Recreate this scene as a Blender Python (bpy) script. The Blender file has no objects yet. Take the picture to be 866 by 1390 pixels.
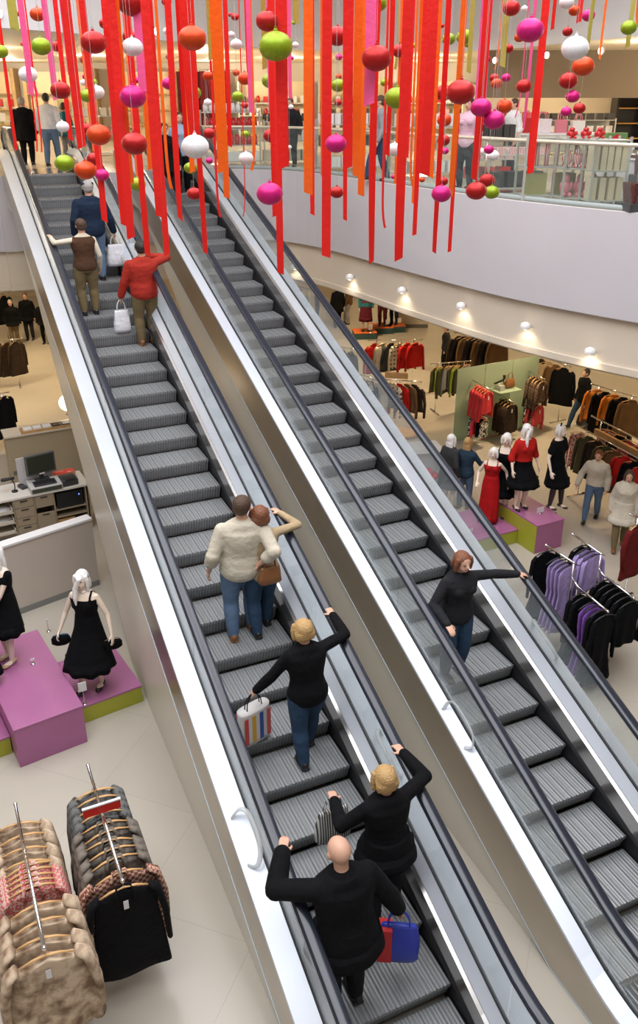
import bpy, bmesh, math, random
from mathutils import Vector, Matrix, Euler
random.seed(7)
SC = bpy.context.scene
COL = SC.collection
PI = math.pi
# ---------------------------------------------------------------- viewing geometry
F, CX, CY, HZ, EYE = 1150.0, 433.0, 650.0, 130.0, 7.10
TH = math.atan((CY-HZ)/F); CT, ST = math.cos(TH), math.sin(TH)
def ray(x, y):
    a = x-CX; b = CY-y
    return Vector((a, F*CT+b*ST, b*CT-F*ST))/F
def at(x, y, z):                       # point of the picture at world height z
    r = ray(x, y); return Vector((0, 0, EYE)) + r*((z-EYE)/r.z)
def atd(x, y, d):                      # point of the picture at depth d
    return Vector((0, 0, EYE)) + ray(x, y)*d
AZ = math.radians(-24.196); TA = 0.36643
U = Vector((math.sin(AZ), math.cos(AZ), 0)); W = Vector((math.cos(AZ), -math.sin(AZ), 0))
def E(s, w, z): return U*s + W*w + Vector((0, 0, z))
def at_w(x, y, w):                     # point of the picture on the upright plane w
    r = ray(x, y); return Vector((0, 0, EYE)) + r*(w/r.dot(W))
F2 = 5.66
# ---------------------------------------------------------------- materials
MATS = {}
def mat(name, col, rough=0.6, metal=0.0, noise=0.0, scale=8.0, bump=0.0, bscale=None, spec=0.5, emit=None, estr=0.0, sheen=0.0):
    if name in MATS: return MATS[name]
    m = bpy.data.materials.new(name); m.use_nodes = True
    nt = m.node_tree; b = nt.nodes['Principled BSDF']
    b.inputs['Base Color'].default_value = (*col, 1); b.inputs['Roughness'].default_value = rough
    b.inputs['Metallic'].default_value = metal
    b.inputs['Specular IOR Level'].default_value = spec
    if sheen: b.inputs['Sheen Weight'].default_value = sheen*.2
    if emit:
        b.inputs['Emission Color'].default_value = (*emit, 1); b.inputs['Emission Strength'].default_value = estr
    if noise or bump:
        tc = nt.nodes.new('ShaderNodeTexCoord'); n = nt.nodes.new('ShaderNodeTexNoise')
        n.inputs['Scale'].default_value = scale; n.inputs['Detail'].default_value = 5
        nt.links.new(tc.outputs['Object'], n.inputs['Vector'])
        if noise:
            r = nt.nodes.new('ShaderNodeValToRGB')
            r.color_ramp.elements[0].position = .3; r.color_ramp.elements[1].position = .7
            r.color_ramp.elements[0].color = (*[c*(1-noise) for c in col], 1)
            r.color_ramp.elements[1].color = (*[min(1, c*(1+noise)) for c in col], 1)
            nt.links.new(n.outputs['Fac'], r.inputs['Fac']); nt.links.new(r.outputs['Color'], b.inputs['Base Color'])
        if bump:
            n2 = nt.nodes.new('ShaderNodeTexNoise'); n2.inputs['Scale'].default_value = bscale or scale*4
            nt.links.new(tc.outputs['Object'], n2.inputs['Vector'])
            bp = nt.nodes.new('ShaderNodeBump'); bp.inputs['Strength'].default_value = bump; bp.inputs['Distance'].default_value = .03
            nt.links.new(n2.outputs['Fac'], bp.inputs['Height']); nt.links.new(bp.outputs['Normal'], b.inputs['Normal'])
    MATS[name] = m; return m
def pattern_mat(name, kind, c1, c2, scale, rough=.8, c3=None, rot=0):
    if name in MATS: return MATS[name]
    m = bpy.data.materials.new(name); m.use_nodes = True; nt = m.node_tree; b = nt.nodes['Principled BSDF']
    b.inputs['Roughness'].default_value = rough
    tc = nt.nodes.new('ShaderNodeTexCoord'); mp = nt.nodes.new('ShaderNodeMapping'); mp.inputs['Rotation'].default_value = (0, rot, 0)
    nt.links.new(tc.outputs['Object'], mp.inputs['Vector'])
    if kind == 'wave':
        t = nt.nodes.new('ShaderNodeTexWave'); t.bands_direction = 'X'; t.inputs['Scale'].default_value = scale; o = t.outputs['Fac']
        nt.links.new(mp.outputs['Vector'], t.inputs['Vector'])
    elif kind == 'plaid':
        ts = []
        for d in ('X', 'Z'):
            t = nt.nodes.new('ShaderNodeTexWave'); t.bands_direction = d; t.inputs['Scale'].default_value = scale
            nt.links.new(mp.outputs['Vector'], t.inputs['Vector']); ts.append(t)
        mx = nt.nodes.new('ShaderNodeMath'); mx.operation = 'MULTIPLY'
        nt.links.new(ts[0].outputs['Fac'], mx.inputs[0]); nt.links.new(ts[1].outputs['Fac'], mx.inputs[1]); o = mx.outputs[0]
    elif kind == 'spots':
        t = nt.nodes.new('ShaderNodeTexVoronoi'); t.inputs['Scale'].default_value = scale; o = t.outputs['Distance']
        nt.links.new(mp.outputs['Vector'], t.inputs['Vector'])
    elif kind == 'checker':
        t = nt.nodes.new('ShaderNodeTexChecker'); t.inputs['Scale'].default_value = scale; o = t.outputs['Fac']
        nt.links.new(mp.outputs['Vector'], t.inputs['Vector'])
    else:
        t = nt.nodes.new('ShaderNodeTexNoise'); t.inputs['Scale'].default_value = scale; t.inputs['Detail'].default_value = 6; o = t.outputs['Fac']
        nt.links.new(mp.outputs['Vector'], t.inputs['Vector'])
    r = nt.nodes.new('ShaderNodeValToRGB'); cr = r.color_ramp
    cr.elements[0].position = .35; cr.elements[1].position = .6
    cr.elements[0].color = (*c1, 1); cr.elements[1].color = (*c2, 1)
    if c3: e = cr.elements.new(.5); e.color = (*c3, 1)
    nt.links.new(o, r.inputs['Fac']); nt.links.new(r.outputs['Color'], b.inputs['Base Color'])
    bp = nt.nodes.new('ShaderNodeBump'); bp.inputs['Strength'].default_value = .4; bp.inputs['Distance'].default_value = .01
    nt.links.new(o, bp.inputs['Height']); nt.links.new(bp.outputs['Normal'], b.inputs['Normal'])
    MATS[name] = m; return m
def glass_mat(name, tint, refl=0.08, gcol=(1, 1, 1), haze=0.0, hcol=(.7, .8, .8)):
    if name in MATS: return MATS[name]
    m = bpy.data.materials.new(name); m.use_nodes = True; nt = m.node_tree
    nt.nodes.remove(nt.nodes['Principled BSDF']); out = nt.nodes['Material Output']
    t = nt.nodes.new('ShaderNodeBsdfTransparent'); t.inputs['Color'].default_value = (*tint, 1)
    g = nt.nodes.new('ShaderNodeBsdfGlossy'); g.inputs['Roughness'].default_value = .02; g.inputs['Color'].default_value = (*gcol, 1)
    fr = nt.nodes.new('ShaderNodeLayerWeight'); fr.inputs['Blend'].default_value = .5
    pw = nt.nodes.new('ShaderNodeMath'); pw.operation = 'POWER'; pw.inputs[1].default_value = 4; nt.links.new(fr.outputs['Facing'], pw.inputs[0])
    ma = nt.nodes.new('ShaderNodeMath'); ma.operation = 'MULTIPLY_ADD'; ma.inputs[1].default_value = .6; ma.inputs[2].default_value = .035; nt.links.new(pw.outputs[0], ma.inputs[0])
    mx = nt.nodes.new('ShaderNodeMixShader'); nt.links.new(ma.outputs[0], mx.inputs['Fac'])
    nt.links.new(t.outputs[0], mx.inputs[1]); nt.links.new(g.outputs[0], mx.inputs[2]); last = mx
    if haze:
        d = nt.nodes.new('ShaderNodeBsdfDiffuse'); d.inputs['Color'].default_value = (*hcol, 1)
        m2 = nt.nodes.new('ShaderNodeMixShader'); m2.inputs['Fac'].default_value = haze
        nt.links.new(last.outputs[0], m2.inputs[1]); nt.links.new(d.outputs[0], m2.inputs[2]); last = m2
    nt.links.new(last.outputs[0], out.inputs['Surface'])
    MATS[name] = m; return m
def step_mat():
    m = bpy.data.materials.new('ribbed_step'); m.use_nodes = True; nt = m.node_tree; b = nt.nodes['Principled BSDF']
    tc = nt.nodes.new('ShaderNodeTexCoord'); t = nt.nodes.new('ShaderNodeTexWave'); t.bands_direction = 'X'; t.inputs['Scale'].default_value = 9
    nt.links.new(tc.outputs['Object'], t.inputs['Vector'])
    r = nt.nodes.new('ShaderNodeValToRGB'); r.color_ramp.elements[0].color = (.22, .225, .23, 1); r.color_ramp.elements[1].color = (.33, .34, .345, 1)
    nt.links.new(t.outputs['Fac'], r.inputs['Fac']); nt.links.new(r.outputs['Color'], b.inputs['Base Color'])
    b.inputs['Roughness'].default_value = .45; b.inputs['Metallic'].default_value = .3
    bp = nt.nodes.new('ShaderNodeBump'); bp.inputs['Strength'].default_value = .5; bp.inputs['Distance'].default_value = .01
    nt.links.new(t.outputs['Fac'], bp.inputs['Height']); nt.links.new(bp.outputs['Normal'], b.inputs['Normal'])
    return m
def floor_mat(name, c1, c2, tile, rough, rot=0.0):
    m = bpy.data.materials.new(name); m.use_nodes = True; nt = m.node_tree; b = nt.nodes['Principled BSDF']
    tc = nt.nodes.new('ShaderNodeTexCoord'); mp = nt.nodes.new('ShaderNodeMapping'); mp.inputs['Rotation'].default_value = (0, 0, rot)
    nt.links.new(tc.outputs['Object'], mp.inputs['Vector'])
    br = nt.nodes.new('ShaderNodeTexBrick'); br.offset = 0; br.inputs['Scale'].default_value = 1; br.inputs['Brick Width'].default_value = tile
    br.inputs['Row Height'].default_value = tile; br.inputs['Mortar Size'].default_value = .004
    br.inputs['Color1'].default_value = (*c1, 1); br.inputs['Color2'].default_value = (*[c*.97 for c in c1], 1); br.inputs['Mortar'].default_value = (*c2, 1)
    nt.links.new(mp.outputs['Vector'], br.inputs['Vector'])
    n = nt.nodes.new('ShaderNodeTexNoise'); n.inputs['Scale'].default_value = .9; n.inputs['Detail'].default_value = 4
    nt.links.new(tc.outputs['Object'], n.inputs['Vector'])
    mx = nt.nodes.new('ShaderNodeMix'); mx.data_type = 'RGBA'; mx.blend_type = 'MULTIPLY'; mx.inputs['Factor'].default_value = .12
    nt.links.new(br.outputs['Color'], mx.inputs['A']); nt.links.new(n.outputs['Fac'], mx.inputs['B'])
    nt.links.new(mx.outputs['Result'], b.inputs['Base Color']); b.inputs['Roughness'].default_value = rough
    return m
M = dict(
 white=mat('white_paint', (.74, .73, .74), .6), mauve=mat('pale_fascia_paint', (.55, .53, .56), .55, noise=.03, scale=.7),
 beige=mat('warm_beige_paint', (.66, .58, .47), .6, noise=.03, scale=.8), wallb=mat('beige_wall_paint', (.60, .53, .43), .65),
 clad=mat('light_cladding_panel', (.66, .62, .54), .35, noise=.03, scale=.6),
 deck=mat('satin_white_metal_deck', (.66, .70, .77), .34, metal=.22, noise=.03, scale=1.5),
 steel=mat('brushed_steel', (.50, .46, .40), .30, metal=.95, noise=.06, scale=2), chrome=mat('polished_chrome', (.8, .8, .82), .12, metal=1),
 strip=mat('pale_blue_edge_trim', (.42, .50, .56), .45, metal=.4),
 rail=mat('black_rubber_handrail', (.018, .022, .035), .22, spec=.6), black=mat('black_rubber_seal', (.012, .012, .014), .6),
 skirt=mat('polished_skirt_metal', (.62, .60, .58), .2, metal=.9), darkst=mat('dark_steel', (.09, .09, .095), .4, metal=.6),
 step=step_mat(), cream=mat('cream_rail', (.70, .63, .50), .3, metal=.3),
 glass=glass_mat('balustrade_glass', (.95, .97, .97), haze=.10, hcol=(.80, .88, .92)), glass2=glass_mat('clear_balcony_glass', (.94, .975, .96), haze=.03),  # pale blue diffuse haze paints reflections into the escalator glass
 gpart=glass_mat('frosted_green_glass', (.62, .74, .62), haze=.45, hcol=(.50, .60, .46)), acr=glass_mat('clear_acrylic', (.85, .87, .87), haze=.45, hcol=(.8, .8, .8)),
 thread=mat('nylon_thread', (.42, .40, .40), .6),
 wood=mat('light_oak', (.55, .32, .13), .45, noise=.15, scale=6), woodd=mat('cabinet_laminate', (.42, .33, .22), .5), floor=None)
# ---------------------------------------------------------------- mesh helpers
def link(name, me, m=None, parent=None, smooth=False, mw=None):
    o = bpy.data.objects.new(name, me); COL.objects.link(o)
    if m is not None and not me.materials:
        for q in (m if isinstance(m, (list, tuple)) else [m]): me.materials.append(q)
    if smooth:
        for p in me.polygons: p.use_smooth = True
    if parent is not None: o.parent = parent
    return o
class MB:
    def __init__(s): s.v = []; s.f = []; s.mi = []
    def add(s, vs, fs, mi=0):
        k = len(s.v); s.v += [tuple(v) for v in vs]; s.f += [tuple(i+k for i in f) for f in fs]; s.mi += [mi]*len(fs); return s
    def box(s, a, b, mi=0, M4=None):
        x0, y0, z0 = a; x1, y1, z1 = b
        vs = [Vector(q) for q in ((x0, y0, z0), (x1, y0, z0), (x1, y1, z0), (x0, y1, z0), (x0, y0, z1), (x1, y0, z1), (x1, y1, z1), (x0, y1, z1))]
        if M4: vs = [M4 @ q for q in vs]
        return s.add(vs, [(0, 3, 2, 1), (4, 5, 6, 7), (0, 1, 5, 4), (1, 2, 6, 5), (2, 3, 7, 6), (3, 0, 4, 7)], mi)
    def tube(s, pts, r, n=8, mi=0, cap=True, flat=1.0):
        pts = [Vector(p) for p in pts]; rs = r if isinstance(r, (list, tuple)) else [r]*len(pts)
        vs = []; up = None
        for i, p in enumerate(pts):
            t = (pts[min(i+1, len(pts)-1)]-pts[max(i-1, 0)])
            if t.length < 1e-7: t = Vector((0, 0, 1))
            t.normalize()
            if up is None: up = Vector((0, 0, 1)) if abs(t.z) < .9 else Vector((0, 1, 0))
            a = t.cross(up); a.normalize(); b = a.cross(t); b.normalize(); up = b
            for k in range(n):
                an = 2*PI*k/n; vs.append(p+a*math.cos(an)*rs[i]+b*math.sin(an)*rs[i]*flat)
        fs = []
        for i in range(len(pts)-1):
            for k in range(n):
                k2 = (k+1) % n; fs.append((i*n+k, i*n+k2, (i+1)*n+k2, (i+1)*n+k))
        if cap: fs.append(tuple(range(n-1, -1, -1))); fs.append(tuple((len(pts)-1)*n+k for k in range(n)))
        return s.add(vs, fs, mi)
    def ell(s, c, r, n=12, m=8, mi=0, rot=None):
        c = Vector(c); vs = []
        for j in range(1, m):
            ph = PI*j/m
            for k in range(n):
                an = 2*PI*k/n; q = Vector((r[0]*math.sin(ph)*math.cos(an), r[1]*math.sin(ph)*math.sin(an), r[2]*math.cos(ph)))
                if rot: q = rot @ q
                vs.append(c+q)
        t = Vector((0, 0, r[2])); bq = Vector((0, 0, -r[2]))
        if rot: t = rot @ t; bq = rot @ bq
        vs += [c+t, c+bq]; T = len(vs)-2; B = T+1; fs = []
        for k in range(n):
            k2 = (k+1) % n; fs.append((T, k, k2)); fs.append((B, (m-2)*n+k2, (m-2)*n+k))
            for j in range(m-2): fs.append((j*n+k, (j+1)*n+k, (j+1)*n+k2, j*n+k2))
        return s.add(vs, fs, mi)
    def loft(s, rings, mi=0, cap=True, closed=True):
        n = len(rings[0]); vs = [p for r in rings for p in r]; fs = []
        for i in range(len(rings)-1):
            for k in range(n if closed else n-1):
                k2 = (k+1) % n; fs.append((i*n+k, i*n+k2, (i+1)*n+k2, (i+1)*n+k))
        if cap and closed: fs.append(tuple(range(n-1, -1, -1))); fs.append(tuple((len(rings)-1)*n+k for k in range(n)))
        return s.add(vs, fs, mi)
    def prism(s, poly, z0, z1, mi=0):
        n = len(poly); vs = [(p[0], p[1], z0) for p in poly]+[(p[0], p[1], z1) for p in poly]
        fs = [tuple(range(n-1, -1, -1)), tuple(range(n, 2*n))]+[(k, (k+1) % n, n+(k+1) % n, n+k) for k in range(n)]
        return s.add(vs, fs, mi)
    def mesh(s, name='m'):
        me = bpy.data.meshes.new(name); me.from_pydata(s.v, [], s.f)
        me.polygons.foreach_set('material_index', s.mi)
        bm = bmesh.new(); bm.from_mesh(me); bmesh.ops.recalc_face_normals(bm, faces=bm.faces); bm.to_mesh(me); bm.free()
        return me
    def build(s, name, m, parent=None, smooth=False, bevel=0, seg=2):
        o = link(name, s.mesh(name), m, parent, smooth)
        if bevel:
            b = o.modifiers.new('bevel', 'BEVEL'); b.width = bevel; b.segments = seg; b.limit_method = 'ANGLE'
        return o
def tag(o, label, cat, group=None, kind=None):
    o['label'] = label; o['category'] = cat
    if group: o['group'] = group
    if kind: o['kind'] = kind
    return o
def empty(name, loc, rz=0, label=None, cat=None, group=None):
    o = bpy.data.objects.new(name, None); COL.objects.link(o); o.location = loc; o.rotation_euler = (0, 0, rz); o.empty_display_size = .1
    if label: tag(o, label, cat, group)
    return o
def struct(o, label=None):
    o['kind'] = 'structure'
    if label: o['label'] = label
    return o
def copy_tree(o, parent=None):
    c = o.copy(); COL.objects.link(c)
    if parent is not None: c.parent = parent
    for ch in list(o.children): copy_tree(ch, c)
    return c
def crom(P, k=6):
    P = [Vector(p) for p in P]; out = []
    for i in range(len(P)-1):
        a = P[max(i-1, 0)]; b = P[i]; c = P[i+1]; d = P[min(i+2, len(P)-1)]
        for j in range(k):
            t = j/k; out.append(.5*((2*b)+(c-a)*t+(2*a-5*b+4*c-d)*t*t+(3*b-a-3*c+d)*t**3))
    out.append(P[-1]); return out
ORD = ['first', 'second', 'third', 'fourth', 'fifth', 'sixth', 'seventh', 'eighth', 'ninth', 'tenth', 'eleventh', 'twelfth', 'thirteenth', 'fourteenth', 'fifteenth',
       'sixteenth', 'seventeenth', 'eighteenth', 'nineteenth', 'twentieth', 'twenty-first', 'twenty-second', 'twenty-third', 'twenty-fourth', 'twenty-fifth', 'twenty-sixth']
def ordi(i, n): return 'leftmost' if i == 0 else ('rightmost' if i == n-1 else ORD[i]+' from the left')
# ---------------------------------------------------------------- the building
def e2(s, w): v = E(s, w, 0); return Vector((v.x, v.y, 0))
left_edge = [e2(18.8, -9), e2(18.8, 1.42)]
right_curve = crom([e2(18.8, 5.68), Vector((-1.25, 19.35, 0)), Vector((0, 18.3, 0)), Vector((1.64, 15.56, 0)), Vector((2.99, 13.42, 0)), Vector((4.33, 11.93, 0)),
                    Vector((5.8, 10.75, 0)), Vector((7.6, 9.75, 0)), Vector((10.2, 8.9, 0)), Vector((14, 8.3, 0))], 6)
XL, XR, YB, YF, ZR = -17.0, 16.0, 33.0, -9.0, 12.0
M['floor'] = floor_mat('polished_stone_floor', (.49, .445, .375), (.42, .38, .32), 1.2, .20, math.radians(20))
M['floor2'] = floor_mat('upper_stone_floor', (.62, .56, .47), (.42, .38, .32), .9, .25, math.radians(20))
struct(MB().box((XL, YF, -.2), (XR, YB, 0)).build('floor', M['floor']), 'pale polished stone floor of the lower sales hall')
pl = left_edge+[e2(18.72, 1.42), e2(18.72, 5.68)]+right_curve
slab_poly = [Vector((XL, left_edge[0].y, 0))]+pl+[Vector((XR, 8.3, 0)), Vector((XR, YB, 0)), Vector((XL, YB, 0))]
struct(MB().prism(slab_poly, F2-.12, F2).build('floor', M['floor2']), 'upper gallery floor slab with curved edge')
struct(MB().prism(slab_poly, 3.40, 3.5).build('ceiling', M['beige']), 'warm lit ceiling above the lower sales hall')
def strip(name, pts, z0, z1, m, off0, off1, lab):
    mb = MB(); A = []
    for i, p in enumerate(pts):
        t = (pts[min(i+1, len(pts)-1)]-pts[max(i-1, 0)]).normalized(); n = Vector((t.y, -t.x, 0))   # towards the void
        A.append([p+n*off0+Vector((0, 0, z0)), p+n*off1+Vector((0, 0, z0)), p+n*off1+Vector((0, 0, z1)), p+n*off0+Vector((0, 0, z1))])
    mb.loft(A); return struct(mb.build(name, m, smooth=False), lab)
tn = 1
for pts, side in ((left_edge, 'left'), (left_edge, 'centre'), (right_curve, 'right')):
    if side == 'centre': pts = [e2(18.73, 1.42), e2(18.73, 5.68)]
    strip('trim_%d' % tn, pts, 4.20, F2-.005, M['mauve'], -.15, .06, 'pale grey balcony fascia on the %s side' % side); tn += 1
    strip('trim_%d' % tn, pts, 3.37, 4.20, M['beige'], -.2, -.04, 'warm beige lower bulkhead on the %s side' % side); tn += 1
struct(MB().box((XL, YB, 0), (XR, YB+.2, ZR)).build('wall_back', M['wallb']))
struct(MB().box((XL-.2, YF, 0), (XL, YB, ZR)).build('wall_left', M['wallb']))
struct(MB().box((XR, YF, 0), (XR+.2, YB, ZR)).build('wall_right', M['wallb']))
struct(MB().box((XL, YF-.2, 0), (XR, YF, ZR)).build('wall_front', M['white']))
# upper ceiling with its curved white bulkhead
cc = crom([Vector(p) for p in ((XL, 12.5, 0), (-10, 13.6, 0), (-6.2, 15, 0), (-3.9, 18.2, 0), (-1.5, 22.2, 0), (1.5, 24.6, 0), (4.2, 23.4, 0), (5.7, 19, 0), (7.6, 14.6, 0), (10.5, 12, 0), (XR, 11, 0))], 6)
Z2 = 8.15
struct(MB().prism(cc+[Vector((XR, YB, 0)), Vector((XL, YB, 0))], Z2, Z2+.1).build('ceiling', mat('upper_ceiling_paint', (.80, .70, .54), .6)), 'warm ceiling over the upper gallery with downlights')
strip('trim_%d' % tn, cc, Z2-.02, ZR, M['white'], -.15, .03, 'white curved bulkhead above the upper gallery'); tn += 1
struct(MB().box((XL, YF, ZR), (XR, YB, ZR+.2)).build('ceiling', M['white']), 'white roof over the atrium')
def balustrade(pts, label, hr=.84, gap=1.35):
    root = empty('glass_balustrade', pts[0]+Vector((0, 0, F2)), 0, label, 'balustrade'); o0 = root.location
    # resample
    L = [0]
    for i in range(1, len(pts)): L.append(L[-1]+(pts[i]-pts[i-1]).length)
    def P(d):
        for i in range(1, len(pts)):
            if d <= L[i]: return pts[i-1].lerp(pts[i], (d-L[i-1])/max(1e-6, L[i]-L[i-1]))
        return pts[-1].copy()
    n = max(1, round(L[-1]/gap))
    rail = MB(); rail.tube([P(L[-1]*k/(n*4))-Vector((o0.x, o0.y, -hr)) for k in range(n*4+1)], .035, 10, flat=.8); rail.build('handrail', M['cream'], root, True)
    sh = MB(); sh.tube([P(L[-1]*k/(n*4))-Vector((o0.x, o0.y, -.03)) for k in range(n*4+1)], .045, 6); sh.build('base_channel', mat('grey_green_channel', (.30, .34, .33), .5), root, True)
    for k in range(n):
        mb = MB(); rr = []
        for j in range(5):
            a = L[-1]*(k+.01+.98*j/4)/n; p = P(a)-Vector((o0.x, o0.y, 0)); q = P(min(a+.05, L[-1]))-P(max(0, a-.05)); q.normalize(); nn = Vector((q.y, -q.x, 0))*.006
            rr.append([p+nn+Vector((0, 0, .05)), p-nn+Vector((0, 0, .05)), p-nn+Vector((0, 0, hr-.03)), p+nn+Vector((0, 0, hr-.03))])
        mb.loft(rr); mb.build('glass_panel', M['glass2'], root)
    for k in range(0, n+1, 2):
        p = P(L[-1]*k/n)-Vector((o0.x, o0.y, 0)); MB().tube([p, p+Vector((0, 0, hr))], .014, 8).build('post', M['steel'], root, True)
    return root
inset = lambda pts, d: [p-Vector(((pts[min(i+1, len(pts)-1)]-pts[max(i-1, 0)]).normalized().y, -(pts[min(i+1, len(pts)-1)]-pts[max(i-1, 0)]).normalized().x, 0))*d for i, p in enumerate(pts)]
balustrade(inset(right_curve, .06), 'long curved glass balustrade with cream handrail around the upper gallery on the right')
balustrade(inset(left_edge, .06)[-2:], 'straight glass balustrade with cream handrail left of the escalators')
# ---------------------------------------------------------------- escalators
S0, S1, CN = 3.168, 18.615, -1.1607
def zn(s):                                                   # nosing line with eased ends
    z = CN+TA*s; k = .10
    def smin(a, b): h = max(k-abs(a-b), 0)/k; return min(a, b)-h*h*k/4
    def smax(a, b): h = max(k-abs(a-b), 0)/k; return max(a, b)+h*h*k/4
    return smin(smax(z, 0.0), F2)
SS = [1.7, 2.2, 2.6, 2.87, 3.02, 3.17, 3.32, 3.47, 3.8, 4.3]+[5+i*1.0 for i in range(13)]+[17.5, 18.0, 18.3, 18.5, 18.62, 18.75, 18.95, 19.3, 19.7]
def sweep(prof, ss, o0, mb=None, clip=None):
    mb = mb or MB(); rr = []
    for s in ss: rr.append([E(s, w, max(zn(s)+dz, .002) if clip else zn(s)+dz)-o0 for w, dz in prof])
    mb.loft(rr); return mb
def under(s):                                                # underside of the truss
    P = [(9.75, 0.0), (11.5, 1.37), (14.55, 3.15), (15.78, 4.0), (17.6, 5.0), (19, 5.1)]
    if s <= P[0][0]: return 0.0
    for (a, za), (b, zb) in zip(P, P[1:]):
        if s <= b: return za+(zb-za)*(s-a)/(b-a)
    return P[-1][1]
def escalator(wl, wr, ol, orr, label):
    root = empty('escalator', E(S0, (wl+wr)/2, 0), 0, label, 'escalator', 'parallel escalators'); o0 = root.location
    il, ir = wl+.12, wr-.12
    for sg, wg, wo, wi in ((-1, wl, ol, il), (1, wr, orr, ir)):
        side = 'left' if sg < 0 else 'right'
        # outer deck with a rounded lip
        sweep([(wg+sg*.012, .46), (wo, .385), (wo+sg*.004, .36), (wo-sg*.03, .36), (wg+sg*.012, .40)], SS, o0).build('outer_deck', M['deck'], root)
        fb = [(s, zn(s)) for s in SS]
        mb = MB(); rr = []
        for s, z in fb:
            lo = max(z-.22, .003); hi = max(z+.36, lo+.01); rr.append([E(s, wo-sg*.004, hi)-o0, E(s, wo-sg*.004, lo)-o0, E(s, wo-sg*.03, lo)-o0, E(s, wo-sg*.03, hi)-o0])
        mb.loft(rr); mb.build('fascia_panel', M['steel'], root)
        mb = MB(); rr = []
        for s, z in fb:
            lo = max(z-.230, .002); rr.append([E(s, wo+sg*.001, lo+.008)-o0, E(s, wo+sg*.001, lo)-o0, E(s, wo-sg*.03, lo)-o0, E(s, wo-sg*.03, lo+.008)-o0])
        mb.loft(rr); mb.build('edge_strip', M['strip'], root)
        mb = MB(); rr = []
        for s in [1.7+i*.3 for i in range(58)]:
            lo = under(s); hi = max(zn(s)-.2, lo+.005); rr.append([E(s, wo-sg*.03, hi)-o0, E(s, wo-sg*.03, lo)-o0, E(s, wo-sg*.08, lo)-o0, E(s, wo-sg*.08, hi)-o0])
        mb.loft(rr); mb.build('side_cladding', M['clad'], root)
        sweep([(wg-.016, .47), (wg+.016, .47), (wg+.016, .40), (wg-.016, .40)], SS, o0).build('glass_seal', M['black'], root)
        sweep([(wg-sg*.016, .46), (wi+sg*.03, .35), (wi+sg*.03, .31), (wg-sg*.016, .40)], SS, o0).build('inner_deck', M['deck'], root)
        sweep([(wi+sg*.035, .335), (wi, .315), (wi-sg*.004, .12), (wi+sg*.02, .12)], SS, o0).build('skirt_cap', M['skirt'], root)
        sweep([(wi-sg*.004, .12), (wi-sg*.02, .09), (wi-sg*.02, .06), (wi+sg*.01, .02), (wi+sg*.01, -.3), (wi+sg*.03, -.3), (wi+sg*.03, .12)], SS, o0).build('skirt_brush', M['black'], root)
        # handrail loop
        path = []
        for k in range(7):
            a = -PI/2-PI*k/6; path.append((2.95+.36*math.cos(a)*1.1, .62+.36*math.sin(a)))
        hs = [2.5, 2.8, 3.05, 3.25, 3.45, 3.7, 4.2, 4.8]+[5.5+i for i in range(12)]+[17.0, 17.4, 17.7, 17.95, 18.15, 18.35, 18.6, 18.9, 19.0]
        body = [(s, min(zn(s)+1.03, F2+.86) if s < 17.9 or s > 18.3 else F2+.855) for s in hs]
        path = [(2.25, .45), (2.02, .50), (1.9, .66), (1.92, .86), (2.08, 1.0)]+body
        zt = F2
        path += [(19.22, zt+.84), (19.4, zt+.76), (19.46, zt+.64), (19.4, zt+.53), (19.25, zt+.47)]
        mb = MB(); rr = []
        for i, (s, z) in enumerate(path):
            a = path[max(i-1, 0)]; b = path[min(i+1, len(path)-1)]; t = Vector((b[0]-a[0], b[1]-a[1])).normalized(); n = Vector((-t[1], t[0]))
            ring = []
            for k in range(12):
                an = 2*PI*k/12; cx = .056*math.copysign(abs(math.cos(an))**.7, math.cos(an)); cy = .034*math.copysign(abs(math.sin(an))**.7, math.sin(an))
                ring.append(E(s+n[0]*cy, wg+cx, z+n[1]*cy)-o0)
            rr.append(ring)
        mb.loft(rr); mb.build('handrail', M['rail'], root, True)
        mb = MB(); rr = []
        for i, (s, z) in enumerate(path):
            a = path[max(i-1, 0)]; b = path[min(i+1, len(path)-1)]; t = Vector((b[0]-a[0], b[1]-a[1])).normalized(); n = Vector((t[1], -t[0]))
            rr.append([E(s+n[0]*d, wg+c, z+n[1]*d)-o0 for c, d in ((-.02, .02), (.02, .02), (.02, .045), (-.02, .045))])
        mb.loft(rr); mb.build('handrail_track', M['steel'], root)
        # glass panels
        edges = [2.02, 3.3]+[5.1+i*1.86 for i in range(8)]+[19.35]
        for a, b in zip(edges, edges[1:]):
            ss = [a+.008]+[s for s in SS if a+.05 < s < b-.05]+[b-.008]
            rr = [[E(s, wg-.006, zn(s)+.46)-o0, E(s, wg+.006, zn(s)+.46)-o0, E(s, wg+.006, min(zn(s)+.99, F2+.82))-o0, E(s, wg-.006, min(zn(s)+.99, F2+.82))-o0] for s in ss]
            MB().loft(rr).build('glass_panel', M['glass'], root)
    # underside plate
    mb = MB(); rr = []
    for s in [9.75+i*.5 for i in range(18)]:
        z = under(s); rr.append([E(s, ol+.03, z+.04)-o0, E(s, ol+.03, z)-o0, E(s, orr-.03, z)-o0, E(s, orr-.03, z+.04)-o0])
    mb.loft(rr); mb.build('underside_panel', M['clad'], root)
    # steps
    R = TA*.49; n = int(F2/R)
    prof = [(0, 0)]
    st = MB(); w2 = (ir-il)/2-.004; d = .49
    sec = [(-.02, 0), (-.02, -.03), (0, -.07), (.02, -.13), (.035, -R-.005), (.06, -R-.02), (d-.0, -R-.02), (d-.0, -.012), (d-.02, 0)]
    st.loft([[Vector((x, a, b)) for a, b in sec] for x in (-w2, w2)])
    # tread edge cleats
    for k in range(20):
        x = -w2+.02+k*(2*w2-.04)/19; st.box((x-.008, -.018, 0), (x+.008, d-.03, .008))
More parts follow.
